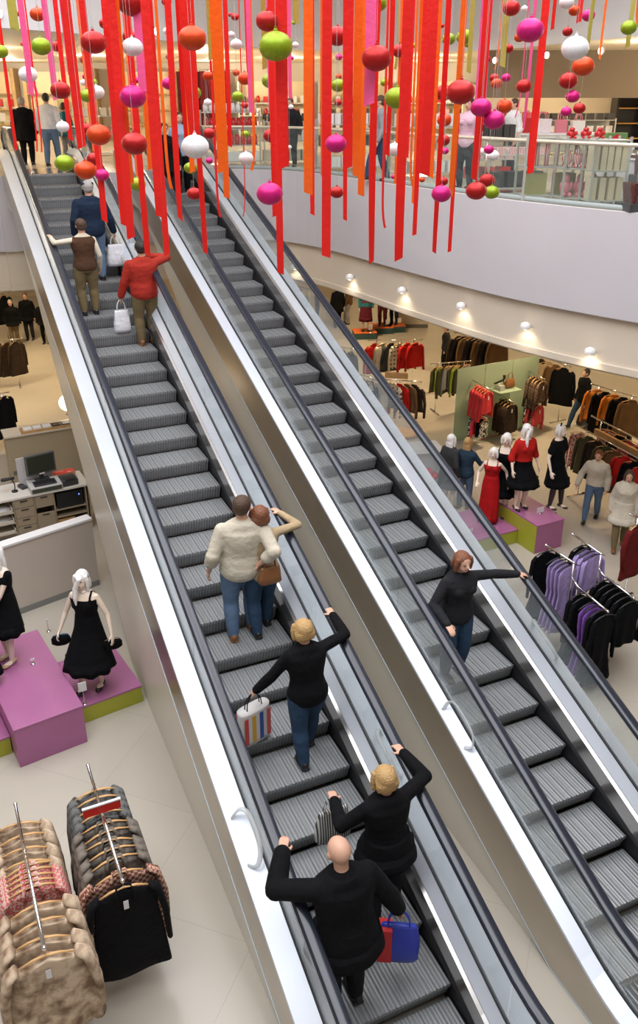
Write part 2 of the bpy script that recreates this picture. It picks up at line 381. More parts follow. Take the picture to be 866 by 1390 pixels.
    sm = st.mesh('step'); sm.materials.append(M['step'])
    for i in range(-1, n+2):
        s = S0+.25+i*.49; z = CN+TA*s
        if s > S1-.05: z = F2
        if z < .02: z = .0
        z = min(z, F2)
        o = link('step', sm, None, root); o.location = E(s, (il+ir)/2, z)-o0; o.rotation_euler = (0, 0, -AZ)
    for s0, s1, z in ((S1+.12, 20.1, F2), (1.6, 2.6, 0)):
        p = MB(); p.box((-w2, s0-S0, z+.001), (w2, s1-S0, z+.012))
        for k in range(24):
            x = -w2+.02+k*(2*w2-.04)/23
            p.box((x-.006, (s0-S0-.06) if z else (s1-S0), z+.002), (x+.006, (s0-S0) if z else (s1-S0+.06), z+.01))
        o = p.build('landing_plate', M['skirt'], root); o.rotation_euler = (0, 0, -AZ)
    return root, o0
esc_l, oL = escalator(1.745, 3.09, 1.545, 3.34, 'left escalator carrying most of the riders up past the cash desk')
esc_r, oR = escalator(4.09, 5.41, 3.96, 5.62, 'right escalator carrying one rider beside the clothing racks')
# clear acrylic anti-slide loops over the outer decks
def deck_loop(root, o0, s, wa, wb):
    z = zn(s)
    a = E(s, wa, zn(s)+.41)-o0; b = E(s-.05, (wa+wb)/2, zn(s-.05)+.55)-o0; c = E(s-.15, wb, zn(s-.15)+.60)-o0; d = E(s-.42, wb, zn(s-.42)+.60)-o0; e = E(s-.50, (wa+wb)/2, zn(s-.5)+.5)-o0; f = E(s-.42, wa, zn(s-.42)+.41)-o0
    MB().tube(crom([a, b, c, d, e, f], 4), .022, 8, flat=.5).build('deck_guard', M['acr'], root, True)
# ---------------------------------------------------------------- figures
def remesh(mb, voxel, it=4):
    me = mb.mesh('shape'); o = bpy.data.objects.new('shape', me); COL.objects.link(o)
    r = o.modifiers.new('r', 'REMESH'); r.mode = 'VOXEL'; r.voxel_size = voxel
    if it: s = o.modifiers.new('s', 'SMOOTH'); s.factor = .5; s.iterations = it
    dg = bpy.context.evaluated_depsgraph_get(); dg.update()
    n = bpy.data.meshes.new_from_object(o.evaluated_get(dg)); bpy.data.objects.remove(o); bpy.data.meshes.remove(me)
    n.materials.clear()
    for p in n.polygons: p.use_smooth = True; p.material_index = 0
    return n
def ik(a, t, l1, l2, hint):
    d = t-a; L = d.length
    if L > (l1+l2)*.995: d = d.normalized()*(l1+l2)*.995; L = d.length
    L = max(L, abs(l1-l2)+.02); t = a+d.normalized()*L
    x = (l1*l1-l2*l2+L*L)/(2*L); y = math.sqrt(max(l1*l1-x*x, 1e-6)); u = d.normalized(); h = Vector(hint); h = h-u*h.dot(u)
    if h.length < 1e-4: h = Vector((0, 1, 0))
    return a+u*x+h.normalized()*y, t
SKIN = mat('skin', (.62, .36, .25), .5); PALE = mat('mannequin_plastic', (.80, .66, .54), .38); WIG = mat('white_wig_fibre', (.84, .82, .80), .6, bump=.5, scale=30, bscale=60)
def ering(c, a, b, R, n=20, fold=0, k=7, ph=0):
    out = []
    for i in range(n):
        an = 2*PI*i/n; f = 1+fold*math.sin(k*an+ph); out.append(c+R @ Vector((a*math.cos(an)*f, b*math.sin(an)*f, 0)))
    return out
def figure(name, loc, rz, h, label, cat='person', skin=None, fem=False, lean=0.0, side=0.0, head=(0, 0), rh=None, lh=None, rf=None, lf=None, rhw=None, lhw=None,
           top=None, bottom=None, hair=None, shoe=None, vox=.011, group=None, eyes=True, curl=.5, bald=False, vest=None, twist=0.0, bulk=1.0, tights=None):
    """top = (material, hem, sleeve, ease, neckline), bottom = (kind, material, hem[, flare]); heights as fractions of the stature"""
    root = empty(name, loc, rz, label, cat, group); skin = skin or SKIN
    T = lambda x, y, z: Vector((x*h, y*h, z*h))
    root.scale = (bulk, bulk, 1); Rz = Matrix.Diagonal((1/bulk, 1/bulk, 1)) @ Matrix.Rotation(-rz, 3, 'Z'); base = Vector(loc)
    piv = T(0, 0, .53); RL = Matrix.Rotation(-lean, 3, 'X') @ Matrix.Rotation(side, 3, 'Y') @ Matrix.Rotation(twist, 3, 'Z')
    def up(v): return piv+RL @ (v-piv)
    sw = .090 if fem else .106; hw = .052
    J = {}
    for s, n in ((1, 'r'), (-1, 'l')):
        J['sh'+n] = up(T(s*sw, 0, .786)); J['hip'+n] = T(s*hw, 0, .50)
        tgt = {'r': (rh, rhw), 'l': (lh, lhw)}[n]
        if tgt[1] is not None: t = Rz @ (Vector(tgt[1])-base)
        elif tgt[0] is not None: t = T(*tgt[0])
        else: t = up(T(s*(sw+.045), .03, .485))
        hint = T(s*.5, -1.0, -.25) if t.z < J['sh'+n].z+.05*h else T(s*1, -.3, -.6)
        J['el'+n], J['wr'+n] = ik(J['sh'+n], t, .168*h, .150*h, hint)
        f = {'r': rf, 'l': lf}[n] or (s*.055, 0.01*s, .0)
        an = T(f[0], f[1], f[2]+.042)
        J['kn'+n], J['an'+n] = ik(J['hip'+n], an, .235*h, .228*h, (s*.1, 1, 0))
    I3 = Matrix.Identity(3)
    def torso(mb, e=0.0, z0=.455, z1=.86, neck=True, ez=1.0):
        rows = [(.455, .070, .055, 0), (.48, .088, .066, 0), (.51, .098, .070, 0), (.54, .096, .068, 0), (.58, .084, .060, 0), (.62, .076, .054, 0), (.66, .080, .057, 0),
                (.70, .090, .064, .002), (.74, .098, .067, .004), (.775, .102, .062, .002), (.80, .090, .050, 0), (.822, .066, .042, -.004), (.842, .040, .034, -.006), (.87, .031, .031, 0)]
        if not fem: rows = [(z, a*(1.0 if z < .56 else 1.09), b*(1.06 if .55 < z < .8 else 1), y) for z, a, b, y in rows]; rows = [(z, a*(1.08 if .57 < z < .68 else 1), b*1.04, y) for z, a, b, y in rows]
        rr = []
        for z, a, b, y in rows:
            if z < z0-.001 or z > z1+.006: continue
            c = T(0, y, z); R = I3
            if z > .53: c = up(c); R = RL
            rr.append(ering(c, (a+e)*h, (b+e)*h, R))
        mb.loft(rr)
        if fem and z1 > .75:
            for s in (1, -1): mb.ell(up(T(s*.043, .052+e*.6, .735)), (.036*h, .034*h, .036*h), 10, 8)
    def limb(mb, pts, rs, e=0.0, flat=1.0):
        P = [Vector(p) for p in pts]; mb.tube(P, [(r+e)*h for r in rs], 12, flat=flat)
        mb.ell(P[0], ((rs[0]+e)*h,)*3, 10, 8); mb.ell(P[-1], ((rs[-1]+e)*h,)*3, 10, 8)
    def arm(mb, n, e=0.0, upto=1.0):
        a, b, c = J['sh'+n], J['el'+n], J['wr'+n]; k = .88 if fem else 1.0
        if upto >= .99: limb(mb, [a, a.lerp(b, .5), b], [.027*k, .025*k, .021*k], e*.8); limb(mb, [b, b.lerp(c, .35), c], [.022*k, .021*k, .014*k], e*.9)
        elif upto > .5: q = b.lerp(c, (upto-.5)*2); limb(mb, [a, a.lerp(b, .5), b], [.027*k, .025*k, .021*k], e*.8); limb(mb, [b, q], [.022*k, .019*k], e)
        else: q = a.lerp(b, upto*2); limb(mb, [a, q], [.027*k, .026*k], e)
    def leg(mb, n, e=0.0, upto=1.0):
        a, b, c = J['hip'+n], J['kn'+n], J['an'+n]
        limb(mb, [a+Vector((0, 0, .01*h)), a.lerp(b, .4), a.lerp(b, .8), b], [.052, .046, .036, .032], e)
        if upto > .5:
            q = b.lerp(c, min(1, (upto-.5)*2)); limb(mb, [b, b.lerp(q, .3), b.lerp(q, .7), q], [.031, .033, .026, .019 if upto >= 1 else .024], e)
    hd = up(T(0, .012, .928)); RH = RL @ Matrix.Rotation(head[0], 3, 'Z') @ Matrix.Rotation(-head[1], 3, 'X')
    HV = lambda x, y, z: hd+RH @ T(x, y, z)
    # ---- body: one continuous surface
    mb = MB(); torso(mb); mb.ell(T(0, 0, .49), (.085*h, .062*h, .04*h), 14, 8)
    mb.tube([up(T(0, -.004, .82)), up(T(0, 0, .86)), hd+RH @ T(0, -.012, -.03)], [.036*h, .029*h, .031*h], 12)
    mb.ell(HV(0, -.006, .012), (.044*h, .055*h, .056*h), 16, 12, rot=RH); mb.ell(HV(0, .016, -.022), (.033*h, .036*h, .042*h), 14, 10, rot=RH)
    mb.ell(HV(0, .018, -.052), (.018*h, .018*h, .014*h), 8, 6, rot=RH)
    mb.tube([HV(0, .046, .012), HV(0, .060, -.012), HV(0, .050, -.018)], [.006*h, .0095*h, .007*h], 8)
    for s in (1, -1): mb.ell(HV(s*.045, -.004, -.004), (.006*h, .012*h, .018*h), 8, 6, rot=RH)
    mb.ell(HV(0, .043, -.034), (.016*h, .008*h, .005*h), 8, 6, rot=RH)
    for s, n in ((1, 'r'), (-1, 'l')):
        arm(mb, n); leg(mb, n)
        # hand: palm, four fingers, thumb
        a, b = J['el'+n], J['wr'+n]; d = (b-a).normalized(); nn = d.cross(Vector((0, 0, 1)) if abs(d.z) < .9 else Vector((0, 1, 0))).normalized()
        if abs(d.z) > .7: acr = Vector((0, 1, 0)); acr = (acr-d*acr.dot(d)).normalized(); palm_n = d.cross(acr).normalized()*(-s)
        else: palm_n = Vector((0, 0, -1)); palm_n = (palm_n-d*palm_n.dot(d)).normalized(); acr = palm_n.cross(d).normalized()*s*-1
        if palm_n.dot(Vector((-s, 0, -.3))) < 0 and abs(d.z) > .7: palm_n = -palm_n
        pc = b+d*.026*h; Rm = Matrix((acr, palm_n, d)).transposed()
        mb.ell(pc, (.022*h, .010*h, .030*h), 10, 8, rot=Rm)
        for k, (off, ln) in enumerate(((-.016, .034), (-.0055, .042), (.0055, .045), (.016, .038))):
            off = -off
            p0 = b+d*.046*h+acr*off*h; c1 = curl
            p1 = p0+(d*math.cos(c1*.5)+palm_n*math.sin(c1*.5))*ln*.5*h; p2 = p1+(d*math.cos(c1*1.6)+palm_n*math.sin(c1*1.6))*ln*.5*h
            mb.tube([b+d*.03*h+acr*off*.8*h, p0, p1, p2], [.0062*h, .0060*h, .0054*h, .0045*h], 7)
        t0 = b+d*.014*h+acr*.016*h; t1 = t0+(d*.6+acr*.7+palm_n*.3).normalized()*.022*h; t2 = t1+(d*.85+palm_n*.5).normalized()*.02*h
        mb.tube([t0, t1, t2], [.0078*h, .0066*h, .0052*h], 7)
        an = J['an'+n]
        mb.ell(an+T(0, .030, -.024), (.024*h, .062*h, .017*h), 12, 8); mb.ell(an+T(0, -.012, -.02), (.02*h, .022*h, .022*h), 8, 6)
    body = link('body', remesh(mb, vox*.8, 2), skin, root)
    if eyes:
        e = MB()
        for s in (1, -1): e.ell(HV(s*.017, .0455, .004), (.0065*h, .004*h, .0038*h), 8, 6)
        e.build('eyes', mat('dark_eye', (.03, .02, .02), .25), body, True)
        MB().ell(HV(0, .0505, -.034), (.0135*h, .003*h, .0035*h), 10, 6).build('lips', mat('lips', (.42, .10, .09), .5), body, True)
    # ---- clothing
    def drape(hem, top_z, flare, m, nm, fold=.05, kf=9, ease=.010, ragged=0, waist=None):
        rr = []; fx = (J['kn'+'r'].x+J['kn'+'l'].x)/2; fy = max(0, (J['kn'+'r'].y+J['kn'+'l'].y)/2)*.6; N = 40; nz = 12
        ph = random.random()*6
        for i in range(nz+1):
            t = i/nz; z = top_z+(hem-top_z)*t
            if z >= .51: a = .078+(.099-.078)*min(1, max(0, (.62-z)/.11)); b = .056+(.070-.056)*min(1, max(0, (.62-z)/.11))
            else: q = (.51-z)/max(.01, .51-hem); a = .099+flare*q; b = .070+flare*q*1.05
            c = T(0, fy*max(0, (.51-z)/.25) if z < .51 else 0, z)
            if z > .53: c = up(c)
            ring = []
            fq = max(0, (.58-z)/.3)
            for k in range(N):
                an = 2*PI*k/N; f = 1+fold*min(1.4, fq)*math.sin(kf*an+ph+.4*math.sin(3*an)); zz = 0
                if i == nz and ragged: zz = -ragged*abs(math.sin(kf*an*.5+ph))*h
                ring.append(c+Vector(((a+ease)*h*math.cos(an)*f, (b+ease)*h*math.sin(an)*f, zz)))
            rr.append(ring)
        # inner return so that the hem has thickness
        last = rr[-1]; cc2 = sum(last, Vector())/len(last); rr.append([cc2+(p-cc2)*.93+Vector((0, 0, .004*h)) for p in last]); rr.append([cc2+(p-cc2)*.9+Vector((0, 0, .08*h)) for p in last])
        g = MB(); g.loft(rr, cap=True); return g.build(nm, m, root, True)
    if bottom:
        kind, bm_, hem = bottom[:3]; fl = bottom[3] if len(bottom) > 3 else .05
        if kind == 'trousers':
            g = MB(); torso(g, .009, .455, .60)
            for n in 'rl': leg(g, n, .012, hem)
            link('trousers', remesh(g, vox, 3), bm_, root)
        elif kind == 'skirt': drape(hem, .63, fl, bm_, 'skirt', ragged=.012)
        elif kind == 'tights':
            g = MB(); torso(g, .002, .455, .56)
            for n in 'rl': leg(g, n, .002, 1.0)
            link('tights', remesh(g, vox*.8, 2), bm_, root)
    if tights:
        g = MB()
        for n in 'rl': leg(g, n, .0025, 1.0)
        link('tights', remesh(g, vox*.8, 2), tights, root)
    if top:
        tm, hem, slv, ease, neck = top
        g = MB(); torso(g, ease, max(hem, .455), neck)
        if hem < .50:
            torso(g, ease+.001, .455, .56)
        if slv:
            for n in 'rl': arm(g, n, ease*.95, slv)
        if neck > .82: g.tube([up(T(0, -.004, .80)), up(T(0, -.006, .83)), up(T(0, -.008, .856))], [.05*h, (.040+ease*.4)*h, (.034+ease*.4)*h], 12)
        nm = 'jacket' if ease > .013 else 'shirt'
        if slv == 0: nm = 'dress_bodice'
        if slv == 0:
            for s in (1, -1): g.tube([up(T(s*.062, .060, .76)), up(T(s*.064, .045, .80)), up(T(s*.060, .0, .826)), up(T(s*.060, -.040, .80)), up(T(s*.055, -.052, .77))], .0085*h, 8)
        link(nm, remesh(g, vox*(.75 if slv == 0 else 1), 3), tm, root)
        if hem < .455: drape(hem, .60, .012+ease*.8, tm, 'coat_skirt', fold=.03, ease=ease+.008)
    if vest: link('vest', remesh((lambda g: (torso(g, vest[1], .47, .83), g)[1])(MB()), vox, 3), vest[0], root)
    # ---- shoes
    if shoe:
        for n in 'rl':
            an = J['an'+n]; g = MB()
            if shoe[1] == 'heel':
                g.tube([an+T(0, -.034, -.040), an+T(0, -.030, -.01)], [.007*h, .014*h], 8); g.ell(an+T(0, .058, -.028), (.027*h, .042*h, .0165*h), 12, 8)
                g.tube([an+T(0, -.02, -.012), an+T(0, .02, -.025), an+T(0, .08, -.036)], [.026*h, .024*h, .016*h], 10, flat=.6); g.ell(an+T(0, -.014, -.018), (.0235*h, .027*h, .018*h), 10, 8)
            else:
                g.ell(an+T(0, .032, -.024), (.029*h, .070*h, .022*h), 12, 8); g.ell(an+T(0, -.012, -.012), (.025*h, .028*h, .03*h), 10, 8)
                g.box(an+T(-.024, -.035, -.042), an+T(.024, .09, -.034))
            link('shoe', remesh(g, vox*.7, 2), shoe[0], root)
    # ---- hair
    if hair:
        hm, style = hair[0], hair[1]
        g = MB(); g.ell(HV(0, -.013, .018), (.050*h, .058*h, .057*h), 16, 12, rot=RH)
        if style == 'short': g.ell(HV(0, -.026, -.012), (.044*h, .040*h, .038*h), 12, 8, rot=RH)
        if style in ('long', 'wig', 'bob', 'side'):
            L = {'long': .16, 'wig': .17, 'bob': .065, 'side': .10}[style]
            rr = []
            for i in range(9):
                t = i/8; z = .02-L*t; w = .050+.006*math.sin(t*3); dpt = .040-.016*t
                c = HV(0, -.030-.010*t, 0)+Vector((0, 0, z*h)) if t > .35 else HV(0, -.022-.02*t, z)
                rr.append([c+RH @ Vector((w*h*math.cos(2*PI*k/18)*(1+.05*math.sin(k*5)), dpt*h*math.sin(2*PI*k/18), 0)) for k in range(18)])
            g.loft(rr)
            for s in (1, -1):
                g.tube([HV(s*.040, .012, .04), HV(s*.050, .010, 0), HV(s*.048, .006, -.045), HV(s*.046, .004, -.05)+Vector((0, 0, -(L-.05)*h*.8))], [.014*h, .015*h, .014*h, .010*h], 8)
        if style == 'side':
            g.tube([HV(.02, .03, .045), HV(-.005, .052, .03)+T(0, 0, 0), HV(.03, .055, -.05), HV(.035, .065, -.12), HV(.03, .07, -.18)], [.02*h, .018*h, .02*h, .018*h, .006*h], 10)
        ho = link('hair', remesh(g, vox*.8, 3), hm, root)
        if style == 'cap': pass
    return root, J, HV
# ---------------------------------------------------------------- hanging garments
def cloth(name, col, rough=.85, noise=.14, scale=5, bump=.45): return mat(name, col, rough, noise=noise, scale=scale, bump=bump, bscale=scale*3.4, sheen=.05, spec=.14)
_g = {}
def garment_mesh(kind, var, L, wd):
    rnd = random.Random(var*17+len(kind)); N = 32; rr = []; ph = rnd.random()*6; k1 = rnd.choice((4, 5, 6))
    P = {'coat': (.060, .215, .215, .235, .27), 'jacket': (.055, .20, .205, .19, .225), 'dress': (.10, .175, .17, .13, .26), 'top': (.09, .17, .18, .165, .19), 'fur': (.07, .22, .25, .26, .29), 'trousers': (.15, .16, .17, .17, .18)}[kind]
    th = {'coat': .034, 'jacket': .030, 'dress': .022, 'top': .02, 'fur': .055, 'trousers': .03}[kind]
    zs = [0, .035, .12, .30, .45, .62, .80, .93, 1.0]
    for i, t in enumerate(zs):
        if t < .04: a = P[0]+(P[1]-P[0])*(t/.035)*.72
        elif t <= .12: a = P[1]*.86+(P[1]*.14)*((t-.035)/.085)
        elif t <= .30: a = P[1]+(P[2]-P[1])*(t-.12)/.18
        elif t <= .5: a = P[2]+(P[3]-P[2])*(t-.3)/.2
        else: a = P[3]+(P[4]-P[3])*(t-.5)/.5
        b = th*(.55+.6*t) if i else th*.5
        z = -.075-.0-(L-.075)*t; ring = []
        for k in range(N):
            an = 2*PI*k/N; fo = (.10+.9*t)*(.35 if kind in ('coat', 'jacket') else .75)*th*math.sin(k1*an*1.0+ph+2.2*t)
            x = a*math.cos(an)*wd; y = b*math.copysign(abs(math.sin(an))**.7, math.sin(an))+fo*(1 if kind != 'fur' else .4)
            zz = z+(-.018*abs(math.cos(an*3+ph)) if i == len(zs)-1 and kind == 'dress' else 0)-(.05*abs(math.cos(an)) if t < .04 else 0)
            if kind == 'fur': x *= 1+.06*math.sin(9*t*3+3*an+ph); y *= 1+.5*abs(math.sin(11*t+ph))
            ring.append(Vector((x, y, zz)))
        rr.append(ring)
    c = [p*1.0 for p in rr[-1]]; cen = sum(c, Vector())/N; rr.append([cen+(p-cen)*.8+Vector((0, 0, .05)) for p in c])
    g = MB(); g.loft(rr)
    if kind in ('coat', 'jacket', 'fur') or (kind == 'top' and var % 2) or (kind == 'dress' and var % 3 == 0):
        for s in (1, -1):
            sl = .56+.04*rnd.random(); r = {'fur': .07, 'coat': .05, 'jacket': .047}.get(kind, .034)
            g.tube([(s*P[1]*.80*wd, 0, -.125), (s*P[1]*1.04*wd, .0, -.19), (s*(P[1]*1.22)*wd, .01, -.19-sl*.45), (s*(P[1]*1.26)*wd, .035*rnd.uniform(-1, 1), -.17-sl)], [r*.8, r, r*.92, r*.78], 12, flat=.62)
    if kind in ('coat', 'jacket'):
        g.tube([(-.07, th*1.0, -.20), (-.075, th*.7, -.11), (-.05, -th*.4, -.075), (.05, -th*.4, -.075), (.075, th*.7, -.11), (.07, th*1.0, -.20)], [.012, .02, .02, .02, .02, .012], 8)
        for q in range(3): g.ell((.012, th*1.35, -.28-.11*q), (.011, .006, .011), 8, 5)
    return g.mesh('garment')
def hanger_mesh():
    g = MB(); g.tube([(0, 0, -.075), (0, 0, -.02), (.012, 0, .006), (0, 0, .02), (-.016, 0, .008)], .0028, 6)
    g.tube([(-.195, 0, -.125), (-.10, 0, -.085), (0, 0, -.068), (.10, 0, -.085), (.195, 0, -.125)], [.008, .012, .014, .012, .008], 8, flat=.6); return g.mesh('hanger')
HANG = hanger_mesh(); HANG.materials.append(M['wood'])
for p in HANG.polygons: p.use_smooth = True
HBL = HANG.copy(); HBL.materials.clear(); HBL.materials.append(M['black'])
TAG = MB().box((-.02, .05, -.26), (.02, .053, -.17)).mesh('price_tag'); TAG.materials.append(M['white'])
NAME = {'coat': 'coat', 'jacket': 'jacket', 'dress': 'dress', 'top': 'top', 'fur': 'fur_coat', 'trousers': 'trousers'}
def garment(kind, loc, rz, m, label, group=None, L=None, wd=1.0, sc=1.0, var=None, hang=True, tag_=False, tilt=0, dark=False, nm=None):
    L = L or {'coat': 1.0, 'jacket': .66, 'dress': 1.05, 'top': .6, 'fur': .8, 'trousers': .95}[kind]; var = random.randrange(4) if var is None else var
    key = (kind, var, round(L, 2), wd, m.name)
    if key not in _g:
        me = garment_mesh(kind, var, L, wd); me.materials.append(m)
        for p in me.polygons: p.use_smooth = True
        _g[key] = me
    o = bpy.data.objects.new(nm or NAME[kind], _g[key]); COL.objects.link(o)
    o.location = loc; o.rotation_euler = (0, tilt, rz); o.scale = (sc,)*3
    tag(o, label, {'fur': 'coat', 'trousers': 'trousers'}.get(kind, kind), group)
    if hang: h = bpy.data.objects.new('hanger', HBL if dark else HANG); COL.objects.link(h); h.parent = o
    if tag_: h = bpy.data.objects.new('price_tag', TAG); COL.objects.link(h); h.parent = o
    return o
def rack_run(a, b, items, zr, where, sc=1.0, face=None, jit=.05, group=None, drop=.012, dark=False):
    """hang items (kind, material, description, L, wd) along a rail a-b at height zr"""
    a = Vector(a); b = Vector(b); d = (b-a); d.z = 0; yaw = math.atan2(-d.x, d.y)
    if face: yaw += face
    n = len(items); out = []
    cnt = {}
    for it in items: cnt[it[2]] = cnt.get(it[2], 0)+1
    seen = {}
    for i, it in enumerate(items):
        p = a.lerp(b, (i+.5)/n); p.z = a.z+(b.z-a.z)*(i+.5)/n if a.z > .5 else zr
        if a.z <= .5: p.z = zr
        p.z -= drop
        k = seen.get(it[2], 0); seen[it[2]] = k+1
        lab = it[2]+' '+where
        if cnt[it[2]] > 1: lab = '%s %s, %s' % (it[2], where, 'far end one' if k == 0 else ('near end one' if k == cnt[it[2]]-1 else ORD[k]+' from the far end'))
        out.append(garment(it[0], p, yaw+random.uniform(-jit, jit), it[1], lab, group, it[3] if len(it) > 3 else None, it[4] if len(it) > 4 else 1.0, sc, tag_=(i == n-1), dark=dark))
    return out
# ---------------------------------------------------------------- bags and riders
BL = cloth('black_wool', (.004, .004, .005)); NAVY = cloth('navy_quilted_cloth', (.012, .022, .045)); RED = cloth('red_fleece', (.33, .028, .018)); KHAKI = cloth('khaki_cotton', (.16, .12, .06))
BROWN = cloth('brown_wool', (.07, .035, .02)); DKBR = cloth('dark_brown_tweed', (.035, .022, .014), noise=.4, scale=30); JEAN = cloth('blue_denim', (.11, .17, .27)); DJEAN = cloth('dark_denim', (.03, .06, .11))
CREAM = cloth('cream_knit', (.55, .50, .40)); TAN = cloth('tan_jersey', (.40, .30, .18)); OLIVE = cloth('olive_cotton', (.09, .085, .045)); GREY = cloth('grey_cotton', (.25, .25, .26))
WSH = cloth('pale_cotton_shirt', (.66, .68, .72)); TEAL = cloth('teal_jacket_cloth', (.02, .13, .16)); PINKSH = cloth('pink_cotton', (.60, .38, .46)); CHAR = cloth('charcoal_cotton', (.018, .018, .021))
LEA = mat('black_leather', (.015, .013, .012), .35); BLEA = mat('brown_leather', (.22, .09, .03), .4); SKA = mat('nude_sandal_leather', (.45, .28, .16), .35)
HB = mat('brown_hair', (.07, .035, .018), .55, bump=.5, scale=20, bscale=80); HD = mat('dark_hair', (.02, .014, .010), .5, bump=.5, scale=20, bscale=80)
HBLO = mat('blond_hair', (.48, .30, .12), .5, bump=.5, scale=20, bscale=80); HG = mat('grey_hair', (.35, .33, .31), .55, bump=.5, scale=20, bscale=80); HAU = mat('auburn_hair', (.20, .07, .03), .5, bump=.5, scale=20, bscale=80)
PLW = mat('white_plastic_bag', (.72, .73, .76), .3, bump=.6, scale=10, bscale=14)
def bag(name, loc, rz, w, d, h, m, label, soft=True, hm=None, extra=None, cat='bag'):
    """a bag hanging from loc (the grip)"""
    r = empty(name, loc, rz, label, cat); rr = []; N = 24; hl = .16
    for i, t in enumerate((0, .08, .3, .6, .88, 1)):
        k = (.80+.2*math.sin(min(1, t*1.3)*PI*.5)) if soft else 1; kk = .35+.65*min(1, t*1.6) if soft else 1
        if i == 5 and soft: k *= .86; kk *= .8
        rr.append([Vector((w/2*k*math.copysign(abs(math.cos(2*PI*j/N))**.6, math.cos(2*PI*j/N))*(1+(.05*math.sin(5*j+i) if soft else 0)), d/2*kk*math.copysign(abs(math.sin(2*PI*j/N))**.6, math.sin(2*PI*j/N)), -hl-h*t)) for j in range(N)])
    MB().loft(rr).build('bag_body', m, r, True)
    for s in (1, -1): MB().tube(crom([(-w*.25, s*d*.15, -hl), (-w*.2, s*d*.1, -hl*.4), (0, 0, 0), (w*.2, s*d*.1, -hl*.4), (w*.25, s*d*.15, -hl)], 4), .006, 6).build('handle', hm or m, r, True)
    if extra:
        for q in extra: q(r, w, d, h, hl)
    return r
def incl(px, py, h):
    r = ray(px, py); o = Vector((0, 0, EYE)); t = (CN+h-EYE)/(r.z-TA*r.dot(U)); p = o+r*t
    s = p.dot(U); w = p.dot(W); i = math.floor((s-(S0+.25))/.49); a = S0+.25+i*.49; s = min(max(s, a+.14), a+.36)
    return E(s, w, CN+TA*a+.008), s, w
def railpt(s, w): return E(s, w, zn(s)+1.085)
UPR = -AZ; DNR = -AZ+PI
WL0, WL1, WR0, WR1 = 1.745, 3.09, 4.09, 5.41
def rider(px, py, h, label, hands=(None, None), down=False, **kw):
    p, s, w = incl(px, py, h); a = {}
    if hands[0] is not None: a['lhw'] = railpt(s+hands[0][0], hands[0][1])
    if hands[1] is not None: a['rhw'] = railpt(s+hands[1][0], hands[1][1])
    kw.update(a); kw.setdefault('bulk', 1.16)
    return figure('person', p, DNR if down else UPR+kw.pop('turn', 0), h, label, vox=kw.pop('vox', .011), **kw), p, s, w
def wrist_bag(fig, n, *a, **k):
    root, J, HV = fig; wpos = Matrix.Rotation(root.rotation_euler.z, 3, 'Z') @ Matrix.Diagonal(root.scale) @ (J['wr'+n]) + root.location
    el = Matrix.Rotation(root.rotation_euler.z, 3, 'Z') @ Matrix.Diagonal(root.scale) @ (J['el'+n]) + root.location; d = (wpos-el).normalized()
    return bag(a[0], wpos+d*.07, *a[1:], **k)
f, p, s, w = rider(120, 246, 1.62, 'person in navy quilted jacket and flat cap holding a pale bag on the left escalator', fem=False, top=(NAVY, .46, 1, .020, .84), bottom=('trousers', JEAN, 1.0), hair=(HG, 'short'), shoe=(LEA, 'flat'), rh=(.2, .05, .47))
g = MB(); g.ell(f[2](0, 0, .035), (.09, .105, .05), 14, 8); g.ell(f[2](0, .05, .025), (.07, .06, .012), 12, 6); g.build('flat_cap', NAVY, f[0], True)
wrist_bag(f, 'r', 'shopping_bag', UPR, .34, .14, .36, PLW, 'pale plastic shopping bag held by the rider in the navy jacket')
f, p, s, w = rider(108, 290, 1.50, 'person in brown waistcoat and beige sleeves with one hand on the left escalator handrail', fem=True, hands=((.18, WL0), None), top=(CREAM, .50, 1, .008, .84), vest=(BROWN, .016), bottom=('trousers', KHAKI, 1.0), hair=(HB, 'short'), shoe=(LEA, 'flat'))
f, p, s, w = rider(187, 311, 1.60, 'person in red jacket and khaki trousers carrying a white bag on the left escalator', hands=(None, (.28, WL1)), top=(RED, .46, 1, .020, .84), bottom=('trousers', KHAKI, 1.0), hair=(HD, 'short'), shoe=(BLEA, 'flat'), lh=(-.19, .06, .46))
wrist_bag(f, 'l', 'carrier_bag', UPR, .26, .10, .34, PLW, 'white carrier bag held low by the rider in the red jacket')
f1, p1, s1, w1 = rider(352, 676, 1.60, 'person with auburn hair, tan top and dark jeans beside the cream-shirted rider', fem=True, hands=(None, (.32, WL1)), top=(TAN, .49, 1, .010, .83), bottom=('trousers', DJEAN, 1.0), hair=(HAU, 'bob'), shoe=(LEA, 'flat'), rf=(.05, .08, 0), lf=(-.05, -.03, 0), twist=-.1)
f, p, s, w = rider(322, 662, 1.74, 'broad person in cream shirt and blue jeans with one arm around a companion', turn=-.15, top=(CREAM, .47, .72, .020, .84), bottom=('trousers', JEAN, 1.0), hair=(HB, 'short'), shoe=(BLEA, 'flat'), lh=(-.17, .02, .50), rhw=f1[0].location+Vector((-.02, -.16, .98*1.60*.62)), side=.06, head=(-.5, .1), lf=(-.06, -.02, 0), rf=(.06, .06, 0))
bag('shoulder_bag', f1[0].location+W*.02-U*.20+Vector((0, 0, 1.12)), UPR, .26, .10, .20, BLEA, 'small brown leather shoulder bag on the back of the rider with the tan top', hm=BLEA)
f, p, s, w = rider(417, 838, 1.60, 'person with blond hair and black jacket climbing with colourful shopping on the left escalator', fem=True, hands=(None, (.42, WL1)), lean=.12, top=(BL, .47, 1, .016, .84), bottom=('trousers', DJEAN, 1.0), hair=(HBLO, 'bob'), shoe=(LEA, 'flat'), lh=(-.24, .12, .52), rf=(.05, .10, 0), lf=(-.05, -.06, 0))
